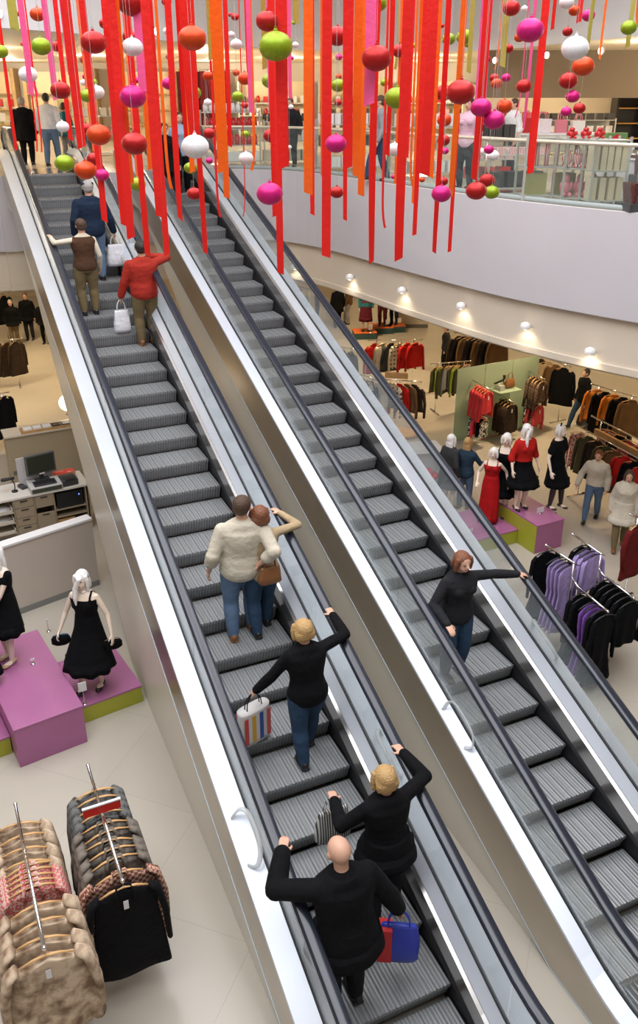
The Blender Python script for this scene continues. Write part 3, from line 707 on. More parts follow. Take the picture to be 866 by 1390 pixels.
def deco(cols):
    def q(r, w, d, h, hl):
        for k, c in enumerate(cols):
            x = -w*.38+k*w*.76/(len(cols)-1); g = MB(); g.box((x-.022, -d*.53, -hl-h*.92), (x+.022, -d*.50, -hl-h*.12)); g.box((x-.022, d*.50, -hl-h*.92), (x+.022, d*.53, -hl-h*.12)); g.build('printed_stripe', mat('print_%d' % (hash(c) % 9999), c, .4), r)
    return q
wrist_bag(f, 'l', 'picture_carrier', UPR+.3, .36, .14, .40, mat('pale_paper', (.62, .60, .58), .5), 'paper carrier printed with red, yellow and blue stripes held by the blond climber', soft=False, extra=[deco([(.5, .05, .04), (.65, .35, .03), (.05, .08, .3), (.6, .1, .1)])], hm=BL)
f, p, s, w = rider(530, 1043, 1.62, 'person with blond hair in black coat just above the bald rider', fem=True, hands=(None, (.45, WL1)), lean=.10, top=(BL, .44, 1, .018, .84), bottom=('trousers', CHAR, 1.0), hair=(HBLO, 'bob'), shoe=(LEA, 'flat'), lh=(-.16, .22, .66), vox=.009)
STR = pattern_mat('grey_striped_cloth', 'wave', (.05, .05, .05), (.55, .54, .50), 14)
wrist_bag(f, 'l', 'striped_bag', UPR, .34, .12, .34, STR, 'grey and white striped cloth bag hanging in front of the rider with auburn blond hair')
f, p, s, w = rider(472, 1150, 1.72, 'bald person in black coat with arms spread at the foot of the left escalator', hands=((.52, WL0), None), lean=.16, top=(BL, .42, 1, .026, .84), bottom=('trousers', CHAR, 1.0), shoe=(LEA, 'flat'), rh=(.24, .02, .50), vox=.009)
def redhalf(r, w, d, h, hl): g = MB(); g.box((-w*.47, -d*.54, -hl-h*.97), (-w*.15, d*.54, -hl-h*.05)); g.build('red_panel', mat('red_print', (.6, .02, .02), .4), r)
wrist_bag(f, 'r', 'carrier_bag', UPR-.5, .36, .12, .40, mat('blue_plastic', (.03, .05, .42), .35), 'blue carrier bag with a red panel beside the bald rider', extra=[redhalf])
f, p, s, w = rider(626, 742, 1.58, 'person with auburn hair in dark jacket and jeans riding down alone on the right escalator', down=True, fem=True, hands=((-.05, WR1), None), lean=.05, top=(CHAR, .48, 1, .016, .84), bottom=('trousers', DJEAN, 1.0), hair=(HAU, 'bob'), shoe=(LEA, 'flat'), rh=(.18, .18, .60), vox=.010)
f, p, s, w = rider(244, 152, 1.5, 'person in pale blue shirt and black trousers stepping onto the top of the right escalator', down=True, fem=True, top=(cloth('pale_blue_cloth', (.30, .38, .52)), .48, 1, .012, .84), bottom=('trousers', BL, 1.0), hair=(HB, 'bob'), shoe=(LEA, 'flat'))
f, p, s, w = rider(221, 158, 1.5, 'person in long black coat at the top of the right escalator', down=True, top=(BL, .40, 1, .022, .84), bottom=('trousers', CHAR, 1.0), hair=(HD, 'short'), shoe=(LEA, 'flat'))
for r, o0, s, wa, wb in ((esc_l, oL, 5.45, 1.60, 1.71), (esc_l, oL, 5.75, 3.26, 3.14), (esc_r, oR, 5.8, 4.0, 4.06), (esc_r, oR, 6.4, 5.55, 5.46)): deck_loop(r, o0, s, wa, wb)
# ---------------------------------------------------------------- people of the upper gallery
def stand(px, py, z, h, rz, label, **kw): kw.setdefault('bulk', 1.1); return figure('person', at(px, py, z), rz, h, label, vox=kw.pop('vox', .014), eyes=kw.pop('eyes', True), **kw)
stand(40, 224, F2, 1.42, .1, 'person with grey hair in long black coat at the top left landing', top=(BL, .36, 1, .022, .84), bottom=('trousers', BL, 1.0), hair=(HG, 'short'), shoe=(LEA, 'flat'))
stand(73, 225, F2, 1.50, .0, 'person in white shirt and blue jeans walking off the top left landing', top=(WSH, .50, .9, .016, .84), bottom=('trousers', JEAN, 1.0), hair=(HD, 'short'), shoe=(LEA, 'flat'), rf=(.06, .08, 0), lf=(-.06, -.06, 0))
stand(94, 220, F2, 1.30, -.3, 'person in teal jacket and pale trousers beside the white-shirted walker', fem=True, top=(TEAL, .44, 1, .018, .84), bottom=('trousers', GREY, 1.0), hair=(HB, 'bob'), shoe=(LEA, 'flat'))
stand(630, 256, F2, 1.42, PI*.8, 'person in pink top and dark trousers standing behind the curved balustrade', fem=True, top=(PINKSH, .49, .8, .012, .84), bottom=('trousers', CHAR, 1.0), hair=(HD, 'short'), shoe=(LEA, 'flat'))
stand(514, 246, F2, 1.45, PI*.5, 'person in jeans walking behind the hanging ribbons on the upper gallery', top=(GREY, .48, 1, .014, .84), bottom=('trousers', DJEAN, 1.0), hair=(HB, 'short'), shoe=(LEA, 'flat'), rf=(.05, .14, 0), lf=(-.05, -.1, 0))
stand(690, 240, F2, 1.40, PI*.6, 'person in white top behind the gift tables on the upper gallery', top=(cloth('white_cotton', (.7, .7, .68)), .48, .6, .02, .84), bottom=('trousers', CHAR, 1.0), hair=(HB, 'short'), shoe=(LEA, 'flat'))
stand(395, 226, F2, 1.40, PI*.9, 'person in dark clothes far back behind the balustrade, left of the ribbons centre', top=(CHAR, .46, 1, .016, .84), bottom=('trousers', BL, 1.0), hair=(HB, 'short'), shoe=(LEA, 'flat'))
# ---------------------------------------------------------------- ribbons and baubles hanging in the atrium
def satin(name, c, tr=.25):
    m = mat(name, c, .42, spec=.4, bump=.15, scale=3, bscale=25); return m
RC = {'r': ('red', satin('red_satin', (.72, .012, .008))), 'o': ('orange', satin('orange_satin', (.86, .13, .006))), 'p': ('pink', satin('pink_satin', (.80, .10, .28))), 'g': ('olive green', satin('olive_satin', (.40, .35, .06)))}
RIB = [(23, 205, 5, 'r', 0), (20, 43, 12, 'g', 8), (43, 131, 7, 'p', 0), (46, 130, 4, 'p', 0), (76, 137, 8, 'p', 0), (59, 207, 2, 'r', 0), (53, 206, 2, 'r', 0), (96, 192, 6, 'r', 0), (94, 104, 6, 'p', 0),
 (110, 203, 13, 'r', 0), (129, 225, 5, 'o', 0), (142, 303, 9, 'r', 0), (170, 309, 10, 'r', 0), (179, 325, 11, 'r', 0), (176, 250, 12, 'o', 0), (187, 241, 5, 'o', 0), (197, 127, 15, 'p', 0), (204, 231, 6, 'o', 0),
 (200, 347, 8, 'r', 0), (218, 296, 11, 'r', 0), (227, 347, 8, 'r', 0), (229, 257, 4, 'o', 0), (246, 300, 9, 'r', 0), (256, 212, 10, 'r', 0), (266, 218, 20, 'r', 0), (261, 235, 7, 'o', 0), (278, 345, 8, 'r', 0),
 (302, 236, 15, 'o', 0), (308, 270, 8, 'o', 0), (313, 200, 6, 'r', 0), (296, 295, 3, 'r', 0), (287, 83, 7, 'g', 0), (341, 155, 6, 'p', 0), (337, 122, 4, 'r', 0), (334, 294, 1.4, 'r', 0), (346, 232, 4, 'o', 0),
 (368, 155, 7, 'p', 0), (373, 295, 7, 'r', 0), (378, 250, 5, 'o', 0), (385, 231, 16, 'r', 0), (381, 373, 9, 'r', 0), (394, 135, 5, 'p', 0), (402, 33, 8, 'g', 0), (360, 95, 8, 'g', 0), (419, 265, 12, 'o', 0), (424, 293, 6, 'r', 0),
 (438, 239, 6, 'o', 0), (443, 351, 12, 'r', 0), (471, 231, 14, 'r', 0), (468, 300, 6, 'r', 0), (483, 242, 11, 'o', 0), (490, 267, 9, 'o', 0), (501, 145, 14, 'p', 0), (503, 358, 10, 'r', 0), (518, 310, 3, 'r', 0), (526, 213, 7, 'r', 0),
 (537, 250, 5, 'o', 0), (539, 95, 4, 'g', 0), (541, 355, 13, 'r', 0), (552, 215, 6, 'r', 0), (556, 255, 3, 'o', 0), (563, 280, 9, 'o', 0), (563, 320, 6, 'r', 0), (576, 240, 14, 'r', 0), (585, 243, 6, 'o', 0), (590, 345, 7, 'r', 0),
 (613, 268, 9, 'o', 0), (610, 343, 5, 'r', 0), (636, 100, 6, 'g', 0), (651, 158, 15, 'p', 0), (644, 246, 12, 'r', 0), (675, 95, 1.5, 'o', 0), (681, 92, 8, 'g', 0), (682, 48, 3, 'r', 0), (704, 160, 1.5, 'p', 0), (711, 175, 4, 'p', 0),
 (715, 236, 3, 'r', 0), (719, 237, 9, 'r', 0), (725, 166, 7, 'p', 0), (750, 41, 5, 'r', 0), (785, 32, 7, 'r', 0), (799, 61, 6, 'g', 10), (813, 81, 3, 'o', 0), (851, 66, 6, 'g', 0), (861, 38, 3, 'o', 0)]
def dfor(w, big): return {True: 6.2, False: 8.6}[w >= big]
RIB.sort(); cls = {}
for x, y, w, c, sl in RIB: cls.setdefault((c, w >= 11, w <= 4), []).append(x)
for i, (x, y, w, c, sl) in enumerate(RIB):
    k = (c, w >= 11, w <= 4); lst = cls[k]; n = len(lst); q = lst.index(x); rnd = random.Random(i*31)
    d = (6.0 if w >= 11 else (7.3 if w >= 6 else 8.8))+rnd.uniform(-.45, .45)
    pb = atd(x, y, d); wd = w*d/F; L = ZR-pb.z; size = 'wide ' if k[1] else ('thread-thin ' if k[2] else '')
    lab = '%s%s satin ribbon, %s of the %s%s ones' % (size, RC[c][0], ordi(q, n), size if size else 'medium ', RC[c][0])
    me = MB(); rr = []; N = 26; yaw = rnd.uniform(-.35, .35); tw = rnd.uniform(-.35, .35); ph = rnd.random()*6; cut = rnd.choice((-.6, .6, .9))*wd*.6
    for j in range(N+1):
        t = (j/N)**1.6; z = L*t; a = yaw+tw*math.exp(-z*1.4)*1.6; sway = .012*math.sin(z*2+ph)*min(1, 1.2-t)*(.5+w/16)
        ax = Vector((math.cos(a), math.sin(a), 0)); nx = Vector((-math.sin(a), math.cos(a), 0)); c0 = Vector((0, 0, z))+nx*sway
        if w <= 4: c0 += ax*.05*math.exp(-z*9)*math.sin(ph)
        e = cut if j == 0 else 0
        rr.append([c0-ax*wd/2+nx*.0012+Vector((0, 0, max(0, e))), c0+ax*wd/2+nx*.0012+Vector((0, 0, max(0, -e))), c0+ax*wd/2-nx*.0012+Vector((0, 0, max(0, -e))), c0-ax*wd/2-nx*.0012+Vector((0, 0, max(0, e)))])
    me.loft(rr); o = me.build('ribbon', RC[c][1]); o.location = pb; tag(o, lab, 'ribbon', 'hanging satin ribbons')
def satinball(n, c): return mat(n, c, .42, metal=.35, spec=.4, noise=.08, scale=9)
BC = {'r': ('red', satinball('matte_red_bauble', (.40, .010, .010))), 'o': ('orange', satinball('matte_orange_bauble', (.60, .055, .006))), 'm': ('magenta', satinball('matte_magenta_bauble', (.58, .010, .17))),
      'g': ('green', satinball('matte_green_bauble', (.24, .34, .010))), 'w': ('white', mat('frosted_white_bauble', (.78, .76, .77), .35, noise=.05, scale=9))}
BAL = '''1,70,20,g 27,19,9,r 51,19.5,21,o 56,63,27,g 77,63,16,r 31,60,7,o 38,101,25,w 127,57.5,35,r 143,32,17,r 114,81,12,r 119,69,14,r 82,122.5,27,r 118,130,20,g 126,112,13,g 116,104,9,m 113,112,9,w 131,125,21,w
180,3,43,r 176,50,20,r 180,64,28.5,w 180.6,131,35.5,m 182.5,195,35,r 186,109,9,m 85,172,17.5,w 134,183,33,o 117,175,18,r 128,216,21,r 122,222,11,w 87.5,221.5,26.5,g 116,231,29.5,o 138.5,237.5,19,m 187,250,22,g 189.5,223,7,o
226,2,14,r 227,42,11,w 229,77,8.5,r 229,113.5,19,m 261,52,38,o 282.5,103,15,o 319,23,11,r 313,20,7,r 314,47,10,w 320.7,60,16,w 362.6,28.7,31,r 398.7,31,6,g 374.3,62.8,46,g 401,61,9,w 396,79,6,m 320.7,98.6,10,o 332.6,106.7,19.5,o
366.4,109.8,22.5,g 262,126,22,g 322.5,131,16,g 332,143,10,r 282,139,11,w 395,145,7,w 284,181,17,r 367.7,184,21.5,r 333,182,11,g 265,199,37.5,w 334,215,20,w 284,218,10,m 258.6,228,18,g 263.6,263,20,r 366,263,36,m 393,200,6,w
513,4.5,25,g 458,49,30,r 460,77.5,10,m 459.7,104,9,o 459,116,20,g 459,139,11,r 456,195,29,m 457,261,19,r 511,79,40.5,r 542,69,20.5,r 538.6,133,33.5,g 522,112,12,g 562,62,8,g 535.5,203,21,w 534,240,7,m 609,53,18.5,g 600,35,7,r
602.5,126,25,r 603,163,20,o 602,190.5,18,r 604,205,11,m 574,104,7,r 601.6,246,14,r 573,244,8,o 599,263,27,m 694,11,24,r 769,3,20,w 779.7,14.5,16,o 798.7,21,18,m 712,11.5,9,w 719.8,41,37,m 705,51,14,o 690,66,14,r 770.4,43,14,r
630.7,50,23,g 635,60,10,g 853.4,37.5,22,g 780.6,65.5,37,w 791.6,90,30,o 771.4,109.6,25.5,r 671,106,14,r 687,105.5,13,m 674,113.6,16,o 711,117,21,r 777.5,131,19,m 768.6,151.5,15,m 786.4,147,17,r 684.5,144.5,22,o 661,80.5,11,r
625.5,125,38.5,r 653,146,29,m 670.6,163,29.5,m 663.6,203,14,m 669,211,17,w 652,206,12,w 661,245,22,r 646.4,259,28.5,r 667.4,261,21,g'''
BL_ = []
for t in BAL.split():
    x, y, w_, c = t.split(','); BL_.append((float(x), float(y), float(w_), c))
BL_.sort(); bcl = {}
sz = lambda w_: 'large ' if w_ >= 26 else ('small ' if w_ < 14 else 'medium ')
for b in BL_: bcl.setdefault((b[3], sz(b[2])), []).append(b)
BM = {}
for c in BC:
    g = MB(); g.ell((0, 0, 0), (.5, .5, .405), 28, 18); me = g.mesh('bauble'); me.materials.append(BC[c][1])
    for p_ in me.polygons: p_.use_smooth = True
    BM[c] = me
CAPM = MB(); CAPM.tube([(0, 0, .39), (0, 0, .445), (0, 0, .47)], [.07, .065, .02], 10); CAPM.tube([(-.03, 0, .46), (-.02, 0, .52), (.02, 0, .52), (.03, 0, .46)], .01, 5); CAPM = CAPM.mesh('cap')
THM = MB(); THM.tube([(0, 0, 0), (0, 0, 1)], 1, 6); THM = THM.mesh('thread')
CAPC = {}
for i, b in enumerate(BL_):
    x, y, w_, c = b; rnd = random.Random(i*7+3); lst = bcl[(c, sz(w_))]; q = lst.index(b)
    d = (5.6 if w_ >= 26 else (7.6 if w_ >= 14 else 9.6))+rnd.uniform(-.5, .5); p = atd(x, y, d); D = w_*d/F
    o = bpy.data.objects.new('bauble', BM[c]); COL.objects.link(o); o.location = p; o.scale = (D, D, D)
    tag(o, '%s%s matte bauble on a thread, %s of the %s%s ones' % (sz(w_), BC[c][0], ordi(q, len(lst)), sz(w_), BC[c][0]), 'bauble', 'hanging baubles')
    if c not in CAPC: m_ = CAPM.copy(); m_.materials.append(BC[c][1]); CAPC[c] = m_
    h_ = bpy.data.objects.new('cap', CAPC[c]); COL.objects.link(h_); h_.parent = o
    if not THM.materials: THM.materials.append(M['thread'])
    t_ = bpy.data.objects.new('thread', THM); COL.objects.link(t_); t_.parent = o; t_.location = (0, 0, .52); t_.scale = (.0010/D, .0010/D, (ZR-p.z)/D-.52)
# ---------------------------------------------------------------- lower hall, left side
PUR = mat('purple_laminate', (.36, .12, .26), .38, noise=.06, scale=2); PUD = PUR; GRN = mat('lime_laminate', (.36, .37, .03), .45)
def frame(o, a):                      # origin and heading of a rectangular object
    return Matrix.Translation(Vector(o)) @ Matrix.Rotation(a, 4, 'Z')
def plinth(o, ang, w, d, h, label, mats, green=('front',)):
    r = empty('display_plinth', (o.x, o.y, 0), ang, label, 'plinth')
    MB().box((0, 0, 0), (w, d, h-.03)).build('core', mats[1], r, bevel=.004)
    MB().box((-.006, -.006, h-.03), (w+.006, d+.006, h)).build('top_board', mats[0], r, bevel=.006)
    if 'side' in green: MB().box((-.012, .0, 0), (-.001, d, h-.031)).build('side_board', GRN, r)
    return r
A1 = math.radians(33); P0 = Vector((-3.46, 7.57, 0)); fd = Vector((math.cos(A1), math.sin(A1), 0)); sd = Vector((-fd.y, fd.x, 0))
plinth(P0, A1, .80, 1.85, .55, 'tall purple display block at the lower left under a dressed mannequin', (PUR, PUR))
plinth(P0+fd*.81+sd*.34, A1, .84, 1.05, .26, 'low plinth with purple top and lime green front against the escalator wall', (PUR, GRN))
plinth(P0-fd*1.7+sd*.30, A1, 1.69, 1.2, .26, 'low plinth with lime green front at the left edge of the photo', (PUR, GRN))
MBL = cloth('black_chiffon', (.003, .003, .004), rough=.9)
def mann(px, py, z, h, rz, label, **kw):
    kw.setdefault('skin', PALE); kw.setdefault('shoe', (LEA, 'heel')); kw.setdefault('vox', .011)
    return figure('mannequin', at(px, py, z)+Vector((0, 0, .004)), rz, h, label, cat='mannequin', fem=True, **kw)
f = mann(130, 927, .26, 1.66, PI-.15, 'mannequin in black strappy tiered dress holding a black clutch on the low plinth', top=(MBL, .50, 0, .006, .775), bottom=('skirt', MBL, .22, .085), hair=(WIG, 'side'), shoe=(LEA, 'heel'), lh=(-.20, .05, .50), rh=(.20, .06, .50), lf=(-.06, .02, 0), rf=(.06, .10, 0), vox=.009)
root, J, HV = f
def loc2w(root, v): return Matrix.Rotation(root.rotation_euler.z, 3, 'Z') @ v + root.location
for n, nm, lb in (('l', 'clutch_bag', 'black satin clutch in the left hand of the plinth mannequin'), ('r', 'clutch_bag', 'black satin clutch with blue trim in the right hand of the plinth mannequin')):
    q = loc2w(root, J['wr'+n])+Vector((0, 0, -.14)); g = MB(); g.loft([[Vector((.115*k*math.cos(2*PI*j/16), .035*k*math.sin(2*PI*j/16), z)) for j in range(16)] for k, z in ((.6, -.07), (1, -.04), (1, .03), (.8, .07))])
    o = empty(nm, q, .3, lb, 'bag'); g.build('bag_body', MBL, o, True); MB().tube([(-.09, 0, .065), (0, 0, .078), (.09, 0, .065)], .008, 6).build('clasp', M['chrome'] if n == 'l' else mat('blue_trim', (.01, .10, .20), .4), o, True)
g = MB()
for k in range(5): g.ell(HV(-.05+.006*k, -.01, .03-.014*k), (.018, .014, .016), 8, 6)
g.build('hair_flower', mat('grey_flower', (.25, .27, .30), .6), root, True)
g = MB(); g.tube([HV(.034*math.cos(t*PI/6), .034*math.sin(t*PI/6)-.004, -.083-.008*math.sin(t*PI/6)) for t in range(12)]+[HV(.034, -.004, -.083)], .006, 6); g.build('necklace', M['chrome'], root, True)
mann(20, 893, .55, 1.62, PI-.55, 'mannequin in black cap-sleeved dress with long white hair on the tall purple block', top=(MBL, .50, .18, .008, .79), bottom=('skirt', MBL, .29, .05), hair=(WIG, 'long'), shoe=(SKA, 'heel'), rh=(.02, .17, .50), lh=(-.03, .18, .49), lf=(-.05, .06, 0), vox=.010)
mann(-20, 950, .26, 1.62, PI, 'mannequin in black dress mostly cut off by the left edge of the photo', top=(MBL, .50, 0, .008, .79), bottom=('skirt', MBL, .27, .07), hair=(WIG, 'wig'), shoe=(SKA, 'heel'))
def card_stand(p, label, w=.10, h=.13, z=.0, pole=.18, rz=.5):
    r = empty('price_stand', p, rz, label, 'sign'); MB().tube([(0, 0, 0), (0, 0, .008)], .03, 12).build('foot', M['chrome'], r, True)
    MB().tube([(0, 0, .008), (0, 0, pole)], .004, 6).build('pole', M['chrome'], r); o = MB().box((-w/2, -.004, pole), (w/2, .004, pole+h)).build('card', M['white'], r); o.rotation_euler = (-.0, 0, 0)
card_stand(at(115, 956, .26), 'white price card on a thin stand in front of the plinth mannequin', pole=.20)
card_stand(at(66, 857, .55), 'bare price card stand on the far end of the tall purple block', w=.05, h=.02, pole=.17)
card_stand(at(45, 901, .55), 'small price stand between the feet of the mannequin on the block', w=.05, h=.03, pole=.05)
# half wall
a = at(0, 742, 1.2); b = at(94, 712, 1.2); a.z = b.z = 0; dv = (b-a).normalized(); hw = (1.60-a.dot(W))/dv.dot(W); b = a+dv*hw; ang = math.atan2(dv.y, dv.x); ln = 5.2
r = empty('low_wall', b-dv*ln, ang, 'pale low partition wall with white capping behind the left mannequins', 'partition')
MB().box((0, 0, .10), (ln-.03, .14, 1.16)).build('panel', mat('putty_panel', (.52, .46, .40), .45), r); MB().box((-.01, -.02, 1.16), (ln-.03, .16, 1.20)).build('capping', M['white'], r, bevel=.006); MB().box((0, -.008, 0), (ln-.03, .148, .10)).build('skirting', mat('grey_skirting', (.22, .22, .21), .5), r)
# cash desk
a = at(29, 738, 0); b = at(126, 716, 0); dv = (b-a).normalized(); ang = math.atan2(dv.y, dv.x); Ld = 3.6; rt = b+dv*.02; o = rt-dv*Ld; H1 = .88; DP = .62
r = empty('cash_desk', o, ang, 'cash desk with white worktop, taupe drawers and open shelves by the left escalator', 'desk')
TAU = mat('taupe_laminate', (.33, .26, .18), .45); DK = mat('dark_recess', (.03, .03, .028), .6); GRP = mat('grey_plinth', (.16, .15, .13), .5)
g = MB(); g.box((0, .04, .0), (Ld, DP, .16)); g.build('plinth', GRP, r)
g = MB(); g.box((0, .03, .16), (Ld, DP, .19)); g.box((0, DP-.03, .19), (Ld, DP, H1-.04)); g.box((0, .03, .19), (.025, DP-.03, H1-.04)); g.box((Ld-.025, .0, .0), (Ld, DP, H1-.04))
X = lambda px: Ld-(126-px)/77.0*1.02
for px in (28, 54, 79, 121): g.box((X(px)-.012, .0, .16), (X(px)+.012, DP-.03, H1-.04))
for z in (.33, .47): g.box((X(79)+.012, .0, z), (X(121)-.012, DP-.03, z+.02))
g.build('carcass', TAU, r)
MB().box((-.02, -.03, H1-.04), (Ld+.0, DP+.02, H1)).build('worktop', mat('white_worktop', (.66, .63, .58), .35), r, bevel=.006)
def drawer(x0, x1, z0, z1, hx=.5, m=TAU, nm='drawer'):
    d = MB().box((x0+.006, -.012, z0+.005), (x1-.006, .012, z1-.005)).build(nm, m, r, bevel=.003); w_ = (x1-x0)*.38; c = (x0+x1)/2
    MB().box((c-w_/2, -.02, z1-.05), (c+w_/2, -.011, z1-.03)).build('handle', DK, d)
for z0, z1 in ((.19, .33), (.33, .48), (.48, .67), (.67, .83)): drawer(X(28)+.01, X(54)-.01, z0, z1)
drawer(X(54)+.01, X(79)-.01, .60, .83); drawer(X(54)+.01, X(79)-.01, .19, .50, nm='door')
for k, z in enumerate((.24, .43, .62)):
    t = MB(); t.box((X(0)-.2, -.06, z), (X(28)-.02, .35, z+.015)); t.box((X(28)-.045, -.06, z), (X(28)-.03, .35, z+.10)); t.box((X(0)-.2, -.06, z), (X(28)-.03, -.045, z+.07)); t.build('tray', mat('cream_tray', (.58, .53, .44), .5), r)
def onframe(r, x, y, z): return r.matrix_basis @ Vector((x, y, z)) if False else (Matrix.Translation(r.location) @ Matrix.Rotation(r.rotation_euler.z, 4, 'Z')) @ Vector((x, y, z))
for k, z in ((1, .445), (2, .635)):
    o = MB(); o.loft([[Vector((.22*k_*math.cos(2*PI*j/14)*(1+.1*math.sin(3*j)), .13*k_*math.sin(2*PI*j/14), zz)) for j in range(14)] for k_, zz in ((1, 0), (1.02, .03), (.6, .06), (.1, .065))])
    ob = o.build('folded_bag', M['white'], None, True); ob.location = onframe(r, X(8), .14, z); ob.rotation_euler = (0, 0, ang); tag(ob, 'crumpled white packaging in the %s open tray of the cash desk' % ('middle' if k == 1 else 'upper'), 'packaging')
pc = empty('computer_case', onframe(r, X(100), .30, .491), ang, 'black computer case on the top open shelf of the cash desk', 'computer')
MB().box((-.23, -.28, 0), (.23, .2, .30)).build('case', mat('black_gloss_plastic', (.012, .012, .014), .25), pc, bevel=.01); MB().box((.15, -.284, .20), (.17, -.279, .22)).build('power_light', mat('blue_led', (.1, .2, 1), .4, emit=(.1, .2, 1), estr=3), pc)
bx = MB().box((-.2, -.24, 0), (.10, .1, .09)).build('cardboard_box', M['wood'], None, bevel=.004); bx.location = onframe(r, X(96), .27, .191); bx.rotation_euler = (0, 0, ang); tag(bx, 'flat cardboard box on the bottom open shelf of the cash desk', 'box')
rb = empty('till_riser', onframe(r, X(72), .17, H1), ang, 'pale till drawer unit under the keyboard on the cash desk', 'till')
MB().box((-.27, -.20, 0), (.27, .22, .10)).build('case', mat('pale_grey_plastic', (.55, .54, .52), .45), rb, bevel=.006); MB().box((-.25, -.206, .015), (.25, -.199, .085)).build('drawer_front', mat('dark_olive_plastic', (.06, .065, .045), .5), rb)
kb = empty('keyboard', onframe(r, X(72), .12, H1+.102), ang, 'black till keyboard in front of the monitor', 'keyboard'); MB().box((-.19, -.09, 0), (.19, .10, .03)).build('base', M['darkst'], kb, bevel=.006)
g = MB()
for i in range(10):
    for j in range(4): g.box((-.17+i*.035, -.075+j*.04, .03), (-.143+i*.035, -.045+j*.04, .04))
g.build('keys', M['black'], kb)
mo = empty('monitor', onframe(r, X(72), .30, H1+.10), ang+.12, 'dark flat till monitor seen from behind the cash desk', 'monitor')
MB().box((-.12, -.06, 0), (.12, .08, .02)).build('foot', M['darkst'], mo); MB().box((-.035, .0, .02), (.035, .05, .16)).build('stand', M['darkst'], mo)
MB().box((-.26, -.03, .12), (.26, .03, .50)).build('housing', mat('grey_plastic', (.10, .10, .09), .5), mo, bevel=.012); MB().box((-.23, -.036, .16), (.23, -.029, .47)).build('screen', mat('dark_screen', (.035, .04, .03), .2), mo); MB().box((-.045, -.037, .125), (.045, -.03, .148)).build('badge', M['white'], mo)
wb = MB().box((-.30, -.012, 0), (.30, .012, .52)).build('privacy_panel', mat('pale_panel', (.58, .56, .56), .4), None); wb.location = onframe(r, X(66), .46, H1); wb.rotation_euler = (0, 0, ang+.12); tag(wb, 'pale upright panel behind the till monitor', 'panel')
pr = empty('receipt_printer', onframe(r, X(103), .17, H1), ang+.05, 'black receipt printer at the right end of the cash desk', 'printer')
MB().box((-.14, -.15, 0), (.14, .15, .12)).build('housing', M['darkst'], pr, bevel=.025, seg=3); MB().box((-.11, -.10, .121), (.11, .02, .127)).build('lid', M['black'], pr); MB().box((-.09, -.148, .10), (.09, -.12, .125)).build('paper_slot', M['black'], pr)
lf_ = empty('leaflet_holder', onframe(r, X(103), .47, H1), ang, 'red leaflet with white marks behind the receipt printer', 'leaflet'); q = MB().box((-.18, -.09, .10), (.18, .09, .104)).build('leaflet', mat('red_print_card', (.62, .03, .02), .4), lf_)
MB().box((-.18, -.09, 0), (.18, .09, .10)).build('block', M['wood'], lf_); g = MB(); g.box((.04, -.04, .104), (.11, -.03, .106)); g.box((.06, -.07, .104), (.12, -.06, .106)); g.box((-.14, .03, .104), (.0, .04, .106)); g.build('print_marks', M['white'], lf_)
sc = empty('barcode_scanner', onframe(r, X(35), .26, H1), ang, 'black barcode scanner on a bent stand on the cash desk', 'scanner'); MB().tube([(0, 0, 0), (0, 0, .015)], .055, 16).build('foot', M['black'], sc, True)
MB().tube(crom([(0, 0, .015), (.02, .05, .10), (0, .07, .18), (-.05, .05, .22)], 5), .010, 8).build('neck', M['black'], sc, True); g = MB(); g.loft([[Vector((x_, .05+a_*math.cos(t*PI/4), .23+a_*.7*math.sin(t*PI/4))) for t in range(8)] for x_, a_ in ((-.19, .035), (-.15, .045), (-.05, .035), (.03, .03))]); g.build('scanner_head', M['black'], sc, True)
g = empty('card_terminal', onframe(r, X(46), .35, H1), ang+.3, 'dark card terminal behind the barcode scanner', 'terminal'); MB().box((-.05, -.09, 0), (.05, .09, .05)).build('body', M['darkst'], g, bevel=.01); MB().box((-.035, .02, .05), (.035, .07, .054)).build('screen', M['black'], g)
# back counter
a = at(18, 661, 0); b = at(110, 644, 0); dv = (b-a).normalized(); ang2 = math.atan2(dv.y, dv.x)
r2 = empty('back_counter', a, ang2, 'taupe counter with cream top behind the till, bearing a tray of cards', 'counter'); L2 = (b-a).length+.25
MB().box((0, 0, 0), (L2, .42, 1.03)).build('body', mat('counter_laminate', (.40, .33, .22), .5), r2); MB().box((-.02, -.03, 1.03), (L2, .46, 1.07)).build('top', mat('cream_counter_top', (.62, .56, .45), .4), r2, bevel=.005)
MB().box((.05, -.012, .25), (.05+.45, -.001, .33)).build('cable_slot', GRP, r2)
tr = empty('card_tray', onframe(r2, .32, .10, 1.071), ang2, 'long wooden tray of white and black cards on the back counter', 'tray'); LT = .98
g = MB(); g.box((0, -.11, 0), (LT, .13, .03)); g.box((0, -.12, 0), (LT, -.10, .05)); g.box((0, .13, 0), (LT, .145, .05)); g.box((-.01, -.12, 0), (.01, .145, .05)); g.box((LT-.01, -.12, 0), (LT+.01, .145, .05)); g.build('tray_body', M['wood'], tr)
for k, (m_, nm) in enumerate(((M['white'], 'white'), (M['white'], 'white'), (M['white'], 'white'), (M['darkst'], 'black'), (M['darkst'], 'black'))):
    o = MB().box((-.08, -.08, 0), (.08, .09, .035)).build('card_stack', m_, None, bevel=.003); o.location = tr.location+dv*(.12+.185*k)+Vector((0, 0, .031)); o.rotation_euler = (.0, 0, ang2); tag(o, '%s card stack, %s in the wooden tray' % (nm, ORD[k]+' from the left'), 'cards', 'cards in the wooden tray')
gl = empty('globe_lamp', at(88, 563, 1.07)+dv*.08, 0, 'glowing white globe lamp half hidden by the escalator side', 'lamp'); MB().tube([(0, 0, 0), (0, 0, .03), (0, 0, .09)], [.07, .04, .025], 14).build('foot', M['chrome'], gl, True)
